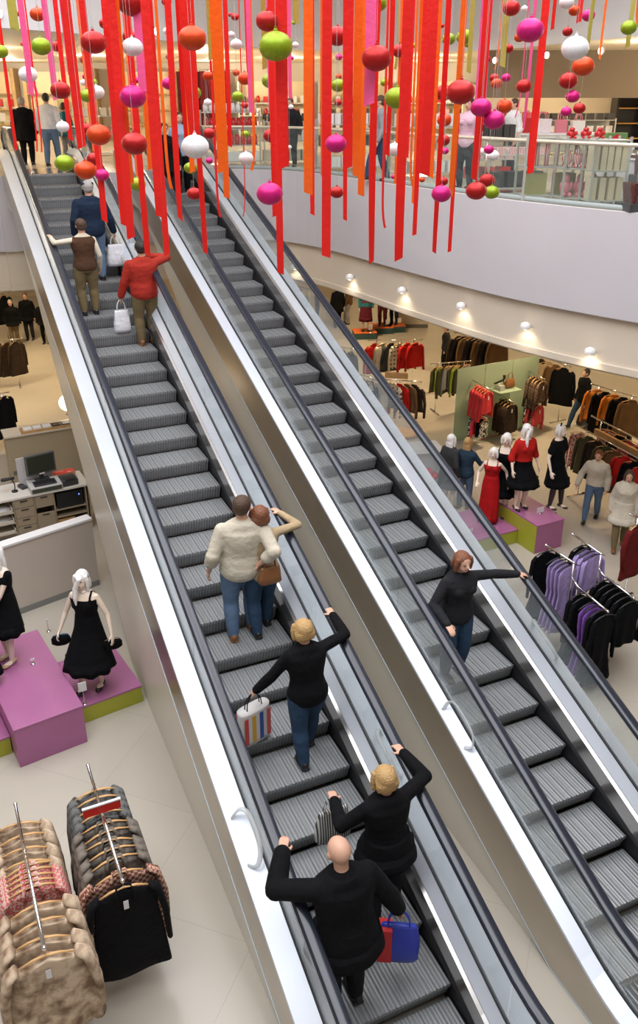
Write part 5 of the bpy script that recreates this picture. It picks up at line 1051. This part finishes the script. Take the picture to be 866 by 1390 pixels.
# ---------------------------------------------------------------- shop on the upper gallery
PROD = {'r': mat('red_wrapping', (.50, .02, .02), .4), 'w': mat('white_wrapping', (.75, .73, .70), .4), 'c': mat('cream_box', (.60, .52, .36), .5), 'b': mat('dark_box', (.05, .045, .04), .5), 'k': mat('pink_wrapping', (.65, .20, .25), .4), 'o': mat('olive_box', (.35, .32, .12), .5)}
STRW = pattern_mat('red_white_stripes', 'wave', (.55, .02, .02), (.75, .72, .68), 12, .4)
SHM = mat('pale_shelf_metal', (.50, .50, .46), .4, metal=.3)
def shelving(px, py, w, d, h, shelves, rz, label, items, z=F2, m=None, back=False):
    p = at(px, py, z); r = empty('shelf_unit', p, rz, label, 'shelving'); m = m or SHM
    for x in (-w/2, w/2):
        for y in (0, d): MB().box((x-.015, y-.015, 0), (x+.015, y+.015, h)).build('upright', m, r)
    zs = [.08+(h-.12)*i/(shelves-1) for i in range(shelves)]
    for s in zs: MB().box((-w/2, 0, s-.02), (w/2, d, s)).build('shelf', m, r)
    if back: MB().box((-w/2, d-.01, .05), (w/2, d+.01, h)).build('back_panel', m, r)
    cnt = {}
    for (si, kind, mm, n, sx, sz_, nm, desc) in items:
        for k in range(n):
            x = -w/2+w*(k+.5)/n; loc = onframe(r, x, d*.42, zs[si]+.001); g = MB(); key = (kind, round(sx, 3), round(sz_, 3), id(mm))
            if key not in PMESH:
                if kind == 'box': g.box((-sx/2, -.12, 0), (sx/2, .12, sz_))
                elif kind == 'roll': g.tube([(0, 0, 0), (0, 0, sz_)], sx/2, 12)
                elif kind == 'jar': g.tube([(0, 0, 0), (0, 0, sz_*.75), (0, 0, sz_*.8), (0, 0, sz_)], [sx/2, sx/2, sx*.38, sx*.38], 12)
                elif kind == 'toy':
                    g.ell((0, 0, sz_*.4), (sx*.45, sx*.4, sz_*.4), 12, 8); g.ell((0, -.02, sz_*.85), (sx*.28, sx*.28, sz_*.22), 10, 8)
                    for s_ in (1, -1): g.ell((s_*sx*.4, -.03, sz_*.5), (sx*.16, sx*.16, sz_*.22), 8, 6); g.ell((s_*sx*.25, -sx*.4, sz_*.1), (sx*.17, sx*.25, sz_*.12), 8, 6)
                me = g.mesh(nm); me.materials.append(mm)
                if kind != 'box':
                    for q in me.polygons: q.use_smooth = True
                PMESH[key] = me
            o = bpy.data.objects.new(nm, PMESH[key]); COL.objects.link(o); o.location = loc; o.rotation_euler = (0, 0, rz+random.uniform(-.1, .1))
            pos = ordi(k, n) if n > 1 else 'single'; sh_ = {0: 'bottom', len(zs)-1: 'top'}.get(si, ORD[si] if len(zs) > 3 else 'middle')
            tag(o, '%s, %s, %s shelf' % (desc, pos, sh_), nm.replace('_', ' '), '%s' % desc)
    return r
PMESH = {}
SM = shelving
SM(748, 272, .9, .4, .92, 3, .1, 'low gift shelving with striped rolls behind the right glass balustrade', [(1, 'roll', STRW, 6, .07, .34, 'wrapping_roll', 'striped wrapping roll'), (0, 'box', PROD['o'], 2, .28, .30, 'gift_box', 'olive gift box on the gift shelving')])
SM(789, 276, .62, .4, .92, 3, .1, 'middle gift shelving full of red plush toys', [(2, 'toy', PROD['r'], 3, .15, .14, 'plush_toy', 'small red plush toy'), (1, 'toy', STRW, 4, .15, .26, 'plush_toy', 'striped red plush toy'), (0, 'toy', PROD['k'], 3, .18, .30, 'plush_toy', 'large pink plush toy')])
SM(822, 280, .5, .4, .92, 3, .1, 'right gift shelving stacked with cream boxes', [(1, 'box', PROD['c'], 5, .08, .34, 'gift_box', 'upright cream box'), (0, 'box', PROD['c'], 4, .09, .30, 'gift_box', 'lower cream box')])
SM(700, 262, 1.0, .45, .62, 2, .2, 'low table shelf of wrapping paper left of the gift shelving', [(1, 'box', STRW, 6, .13, .10, 'gift_box', 'striped flat box'), (0, 'box', PROD['b'], 3, .28, .24, 'gift_box', 'dark storage box')])
SM(665, 250, .9, .45, .8, 3, .2, 'dark shelving of books behind the curved balustrade', [(2, 'box', PROD['b'], 7, .10, .22, 'book', 'dark boxed book'), (1, 'box', STRW, 5, .13, .2, 'gift_box', 'red striped box'), (0, 'box', PROD['r'], 3, .2, .2, 'gift_box', 'red storage box')])
SM(590, 240, 1.6, .4, .95, 3, .3, 'long pale shelving behind the centre ribbons', [(2, 'box', PROD['w'], 9, .12, .22, 'gift_box', 'white boxed ornament'), (1, 'box', PROD['c'], 8, .13, .2, 'gift_box', 'cream ornament box'), (0, 'box', PROD['w'], 6, .2, .2, 'gift_box', 'large white box')])
SM(478, 232, 1.35, .4, .95, 3, .3, 'grey shelving left of the centre ribbons', [(2, 'box', PROD['w'], 9, .12, .2, 'gift_box', 'pale boxed gift'), (1, 'box', PROD['b'], 8, .13, .2, 'gift_box', 'charcoal gift box'), (0, 'box', PROD['w'], 6, .2, .2, 'gift_box', 'big pale box')])
SM(395, 222, 1.25, .4, .95, 3, .3, 'shelving of small dark goods right of the escalators', [(2, 'jar', PROD['b'], 11, .09, .16, 'ornament_jar', 'dark ornament jar'), (1, 'box', PROD['w'], 7, .15, .22, 'gift_box', 'slim white gift box'), (0, 'box', PROD['c'], 7, .15, .22, 'gift_box', 'slim cream gift box')])
SM(318, 224, 1.25, .45, 1.15, 4, .35, 'pale shelving of red and white jars beside the right escalator top', [(3, 'jar', PROD['w'], 10, .11, .18, 'ornament_jar', 'white topped jar'), (2, 'jar', PROD['r'], 10, .12, .22, 'ornament_jar', 'red ornament jar'), (1, 'jar', PROD['r'], 9, .13, .22, 'ornament_jar', 'red candle jar'), (0, 'box', PROD['w'], 6, .2, .2, 'gift_box', 'white base box')])
SM(128, 212, 1.4, .4, 1.0, 3, .35, 'shelving of pale goods behind the left escalator landing', [(2, 'box', PROD['w'], 6, .15, .2, 'gift_box', 'pale landing box'), (1, 'box', PROD['k'], 6, .15, .2, 'gift_box', 'pink landing box')])
SM(10, 206, 1.4, .4, 1.2, 4, .35, 'shelving of red goods at the far left of the landing', [(3, 'box', PROD['r'], 5, .15, .2, 'gift_box', 'red landing box'), (2, 'box', PROD['w'], 5, .15, .2, 'gift_box', 'white landing box'), (1, 'box', PROD['r'], 5, .15, .2, 'gift_box', 'low red landing box')])
# white counter with plush toys and a face box
p = at(856, 270, F2); r = empty('sales_counter', p, .2, 'white sales counter covered with white and red plush toys', 'counter'); MB().box((-.35, 0, 0), (1.5, .6, .55)).build('body', M['white'], r, bevel=.01); MB().box((-.37, -.02, .55), (1.52, .62, .58)).build('top', M['white'], r, bevel=.008)
for k in range(9):
    g = MB(); c_ = PROD['w'] if k % 3 else PROD['r']; g.ell((0, 0, .07), (.11, .09, .07), 12, 8); g.ell((.07, -.05, .13), (.05, .05, .05), 10, 8); g.ell((-.08, -.06, .04), (.05, .04, .035), 8, 6); g.ell((.02, -.1, .03), (.04, .05, .03), 8, 6)
    o = g.build('plush_toy', c_, None, True); o.location = onframe(r, -.22+.20*k, .12+.16*(k % 2), .582); o.rotation_euler = (0, 0, k); tag(o, '%s plush toy on the white sales counter, %s' % ('red' if k % 3 == 0 else 'white', ordi(k, 9)), 'plush toy', 'plush toys on the white counter')
hb = empty('bearded_face_box', onframe(r, -.12, .48, .582), .15, 'green box with a red-capped white-bearded face behind the plush toys', 'box'); MB().box((-.17, -.05, 0), (.17, .05, .34)).build('box', mat('green_card', (.12, .25, .08), .5), hb)
g = MB(); g.ell((0, -.052, .12), (.12, .012, .10), 16, 10); g.build('beard', M['white'], hb, True); MB().ell((0, -.062, .18), (.075, .012, .05), 14, 8).build('face', SKIN, hb, True); g = MB(); g.loft([[Vector((x, y, z)) for x, y in ((-w_, -.066), (w_, -.066), (w_, -.05), (-w_, -.05))] for w_, z in ((.10, .225), (.07, .28), (.01, .32))]); g.build('cap', PROD['r'], hb)
for s_ in (1, -1): MB().ell((s_*.028, -.074, .195), (.008, .005, .008), 8, 6).build('eye', LEA, hb, True)
for k, (x, y, hh) in enumerate(((866, 270, .36), (864, 286, .10))):
    p = at(x, y, F2); ot = MB().box((-.2, -.16, 0), (.32, .26, hh)).build('stool', M['darkst'], None, bevel=.004); ot.location = p; ot.rotation_euler = (0, 0, .2); tag(ot, '%s dark cube carrying a red woven basket' % ('taller rear' if k == 0 else 'flat front'), 'stand')
    o = MB(); o.loft([[Vector((.06+s_*a, .05+t_*a*.8, z)) for s_, t_ in ((-1, -1), (1, -1), (1, 1), (-1, 1))] for a, z in ((.17, 0), (.20, .22), (.20, .26), (.17, .26), (.15, .05))]); ob = o.build('gift_basket', pattern_mat('dark_red_weave', 'checker', (.14, .02, .015), (.05, .015, .012), 30, .7), None); ob.location = p+Vector((0, 0, hh+.002)); ob.rotation_euler = (0, 0, .2)
    tag(ob, '%s dark red woven basket at the right edge behind the balustrade' % ('upper' if k == 0 else 'lower'), 'basket')
# gift bags standing on a shelf table
p = at(755, 236, F2); tb = empty('display_table', p, .1, 'long pale table of gift bags behind the gift shelving', 'table'); MB().box((-1.0, 0, .72), (1.0, .6, .76)).build('table_top', M['white'], tb, bevel=.006)
for x in (-.94, .94):
    for y in (.06, .54): MB().box((x-.025, y-.025, 0), (x+.025, y+.025, .72)).build('leg', SHM, tb)
for k, (x, m_, w_, h__, lb) in enumerate(((-.62, PROD['r'], .26, .28, 'red paper gift bag with pink handles'), (-.30, mat('white_gift_paper', (.75, .66, .68), .45, noise=.1, scale=20), .36, .26, 'white glittery gift bag with rope handles'), (.10, PROD['k'], .22, .24, 'pink and white gift bag'), (.45, PROD['w'], .26, .22, 'plain white gift bag'), (-.86, PROD['r'], .16, .2, 'small red gift bag'))):
    q = empty('gift_bag', onframe(tb, x, .3, .761), .1, lb+' on the display table', 'gift bag'); MB().loft([[Vector((s_*w_/2*kk, t_*.07, z)) for s_, t_ in ((-1, -1), (1, -1), (1, 1), (-1, 1))] for kk, z in ((.94, 0), (1, h__))]).build('bag_body', m_, q)
    for yy in (-.05, .05): MB().tube(crom([(-w_*.22, yy, h__-.02), (-w_*.2, yy, h__+.08), (0, yy, h__+.13), (w_*.2, yy, h__+.08), (w_*.22, yy, h__-.02)], 4), .008, 6).build('handle', PROD['k'], q, True)
# back wall displays
WD = mat('honey_wood_panel', (.50, .33, .15), .5, noise=.1, scale=3)
for k, (x0, x1) in enumerate(((-16, -13.4), (-13, -10.6), (-10.2, -7.8), (-7.2, -4.9))):
    r = empty('display_bay', ((x0+x1)/2, YB-.65, F2), 0, 'honey coloured wall display bay, %s on the far left wall' % ordi(k, 4), 'display bay'); w_ = (x1-x0)
    MB().box((-w_/2, .3, 0), (w_/2, .6, 2.2)).build('back_panel', mat('lit_cream_panel', (.80, .66, .42), .5), r)
    for s_ in (-1, 1): MB().box((s_*w_/2-.06, 0, 0), (s_*w_/2+.06, .6, 2.3)).build('side_panel', WD, r)
    for z in (.5, 1.0, 1.5): MB().box((-w_/2+.06, .02, z-.02), (w_/2-.06, .3, z+.02)).build('shelf', WD, r)
    for j in range(5):
        for z in (.52, 1.02): 
            o = bpy.data.objects.new('gift_box', PMESH[[q for q in PMESH if q[0] == 'box'][(j+k) % 4]]); COL.objects.link(o); o.location = (r.location.x-w_*.4+w_*.2*j, r.location.y+.15, F2+z+.002); tag(o, 'boxed goods, %s, %s shelf of the %s honey wall bay' % (ordi(j, 5), 'lower' if z < 1 else 'upper', ORD[k]), 'gift box', 'boxed goods on the far wall bays')
r = empty('display_bay', (2.5, YB-.7, F2), 0, 'dark red curtain display on the far wall left of centre', 'display bay'); g = MB(); g.loft([[Vector((x_, .08*math.sin(x_*22), z)) for x_ in [-.9+i*.06 for i in range(31)]]+[Vector((x_, .3, z)) for x_ in (.9, -.9)] for z in (0.0, 2.2)]); g.build('curtain', cloth('wine_velvet', (.08, .008, .01)), r); MB().tube([(-1, .1, 2.22), (1, .1, 2.22)], .03, 8).build('rod', M['chrome'], r, True); r.location.x = -4.0
for k, x in enumerate((-1.6, 1.2, 4.0, 6.8)):
    r = empty('display_shelving', (x, YB-.65, F2), 0, 'lit cream wall shelving on the far wall, %s' % ordi(k, 4), 'shelving'); MB().box((-1.2, .45, 0), (1.2, .6, 1.9)).build('back_panel', mat('lit_cream_panel', (.80, .66, .42), .5), r)
    for z in (.4, .8, 1.2): MB().box((-1.2, .02, z-.02), (1.2, .45, z+.02)).build('shelf', SHM, r)
    for s_ in (-1.2, 1.2): MB().box((s_-.03, 0, 0), (s_+.03, .6, 1.9)).build('side_panel', SHM, r)
    for j in range(9):
        for z in (.42, .82, 1.22):
            kk = [q for q in PMESH if q[0] in ('box', 'jar')]; o = bpy.data.objects.new('ornament', PMESH[kk[(j*3+k+int(z*10)) % len(kk)]]); COL.objects.link(o); o.location = (x-1.05+.26*j, YB-.45, F2+z+.002); tag(o, 'small boxed goods, %s, %s shelf of the %s cream wall bay' % (ordi(j, 9), {.42: 'lower', .82: 'middle', 1.22: 'upper'}[z], ORD[k]), 'ornament', 'goods on the lit cream wall shelving')
struct(MB().box((4.2, 24.0, 7.05), (XR, 24.4, Z2)).build('wall_bulkhead', mat('taupe_bulkhead', (.20, .15, .095), .6)), 'taupe bulkhead above the right shop')
struct(MB().box((4.2, 27.0, F2), (XR, 27.2, 7.4)).build('wall_shop', mat('cream_shop_wall', (.66, .56, .40), .6)), 'cream back wall of the right shop')
r = empty('black_display_shelf', (9.4, 26.3, F2), 0, 'black shelving with orange edges at the far right of the gallery', 'shelving'); MB().box((-.9, .55, 0), (.9, .62, 1.7)).build('back_panel', LEA, r)
for z in (.3, .7, 1.1, 1.5): MB().box((-.9, .03, z), (.9, .55, z+.03)).build('shelf', mat('amber_shelf_edge', (.55, .28, .05), .5), r)
for x in (-.9, 0, .9): MB().box((x-.03, 0, 0), (x+.03, .55, 1.7)).build('divider', LEA, r)
for k, (px, py) in enumerate(((657, 84), (745, 76), (750, 101), (855, 99), (822, 70))):
    pass
# lit globes of light on the white bulkhead
def on_bulk(px, py):
    rv = ray(px, py); best = None
    for i in range(len(cc)-1):
        for t in (0, .5):
            c = cc[i].lerp(cc[i+1], t); ang_ = abs(math.atan2(c.x, c.y)-math.atan2(rv.x, rv.y))
            if best is None or ang_ < best[0]: tt = (cc[i+1]-cc[i]).normalized(); best = (ang_, c.copy(), Vector((tt.y, -tt.x, 0)))
    _, c, n = best; k = math.hypot(c.x, c.y)/math.hypot(rv.x, rv.y); return Vector((c.x, c.y, EYE+rv.z*k))+n*.035, n
for k, (px, py) in enumerate(((3, 19), (202, 43), (283, 53), (678, 82), (744, 75), (822, 69))):
    p, n = on_bulk(px, py); r = empty('bulkhead_light', p, math.atan2(n.y, n.x)-PI/2, 'round bright light on the white upper bulkhead, %s' % ordi(k, 6), 'light', 'bulkhead lights')
    MB().tube([(0, 0, 0), (0, .03, 0)], .08, 18).build('housing', M['white'], r, True); MB().tube([(0, .03, 0), (0, .045, 0)], .065, 18).build('lens', mat('bright_lens', (1, .97, .9), .4, emit=(1, .92, .78), estr=7), r, True)

for k, (px, py, w_, n_) in enumerate(((700, 206, 1.8, 7), (780, 210, 2.0, 8))):
    SM(px, py, w_, .5, .9, 3, .05, '%s back counter of small dark and red goods before the cream shop wall' % ('left' if k == 0 else 'right'), [(2, 'box', PROD['b'] if k else PROD['r'], n_, .16, .16, 'gift_box', '%s boxed goods before the cream wall' % ('dark' if k else 'red')), (1, 'box', PROD['w'], n_, .18, .24, 'gift_box', '%s pale boxed goods before the cream wall' % ('right' if k else 'left'))], back=True)
# ---------------------------------------------------------------- lights
def area(name, loc, size, energy, col, rot=(0, 0, 0), sy=None):
    l = bpy.data.lights.new(name, 'AREA'); l.energy = energy; l.color = col; l.size = size
    if sy: l.shape = 'RECTANGLE'; l.size_y = sy
    o = bpy.data.objects.new(name, l); COL.objects.link(o); o.location = loc; o.rotation_euler = rot; return o
area('atrium_fill_lamp', (-1, 7, ZR-.05), 12, 2700, (.93, .96, 1.0), sy=14)  # broad unseen lamp added under the roof for cool light on the decks
# downlights: a fitting with a lens in every one
def downlight(x, y, zc, watts, label, group, r=.11, cone=130):
    root = empty('ceiling_downlight', (x, y, zc), 0, label, 'ceiling light', group)
    MB().loft([[Vector((rr*math.cos(a*PI/8), rr*math.sin(a*PI/8), z)) for a in range(16)] for rr, z in ((r, 0), (r*1.15, -.012), (r*1.0, -.02), (r*.85, -.012))], cap=False).build('trim_ring', M['chrome'], root, True)
    MB().tube([(0, 0, -.003), (0, 0, -.010)], r*.85, 16).build('lens', mat('warm_lamp_lens', (1, .9, .7), .5, emit=(1, .80, .52), estr=9), root)
    if watts:
        l = bpy.data.lights.new('downlight_lamp', 'SPOT' if zc < 5 else 'POINT'); l.energy = watts; l.color = (1, .76, .46) if zc < 5 else (1, .86, .66); l.shadow_soft_size = .15
        if zc < 5: l.spot_size = math.radians(cone); l.spot_blend = .6
        o = bpy.data.objects.new('downlight_lamp', l); COL.objects.link(o); o.location = (x, y, zc-(.04 if zc < 5 else .3))
    return root
for i, (x, y) in enumerate([(-13, 17), (-10.5, 18.5), (-8.5, 20), (-12, 22), (-9, 24.5), (-5.5, 22), (-5, 26), (-1.5, 23.5), (2, 21), (1, 26), (4.5, 17.5), (5.5, 22), (8, 14.5), (9, 18.5), (12, 13.5), (12.5, 18), (8, 26), (12, 24), (-12.5, 29), (-3, 30.5), (4, 30.5)]):
    downlight(x, y, 3.40, 470, 'round warm downlight in the lower hall ceiling', 'lower hall downlights')
for i, (x, y) in enumerate([(-12, 16), (-9, 18), (-12, 21), (-8, 22.5), (-12, 26), (-6.5, 27), (-3, 25), (-1, 28.5), (3, 27), (7, 20), (6.5, 25), (10, 16), (10, 22), (13.5, 14.5), (13.5, 20), (10.5, 28), (3.5, 31), (-3.5, 31), (-10, 30.5)]):
    downlight(x, y, Z2, 120, 'small round downlight in the upper gallery ceiling', 'upper gallery downlights', .08)
# ---------------------------------------------------------------- camera, world, colour
cam = bpy.data.cameras.new('camera'); co = bpy.data.objects.new('camera', cam); COL.objects.link(co)
co.location = (0, 0, EYE); co.rotation_euler = (PI/2-TH, 0, 0)
cam.sensor_fit = 'AUTO'; cam.sensor_width = 36; cam.lens = F/1390*36; cam.shift_y = -45/1390; cam.clip_end = 200; cam.clip_start = .05
SC.camera = co
w = bpy.data.worlds.new('world'); SC.world = w; w.use_nodes = True
w.node_tree.nodes['Background'].inputs['Color'].default_value = (1, .96, .9, 1); w.node_tree.nodes['Background'].inputs['Strength'].default_value = .3
SC.view_settings.view_transform = 'Standard'; SC.view_settings.look = 'None'; SC.view_settings.gamma = 1; SC.view_settings.use_curve_mapping = False
SC.view_settings.exposure = 0.0

for o in bpy.data.objects:
    if 'label' in o and len(o['label'].split()) > 16: print('LONG', o.name, o['label'])
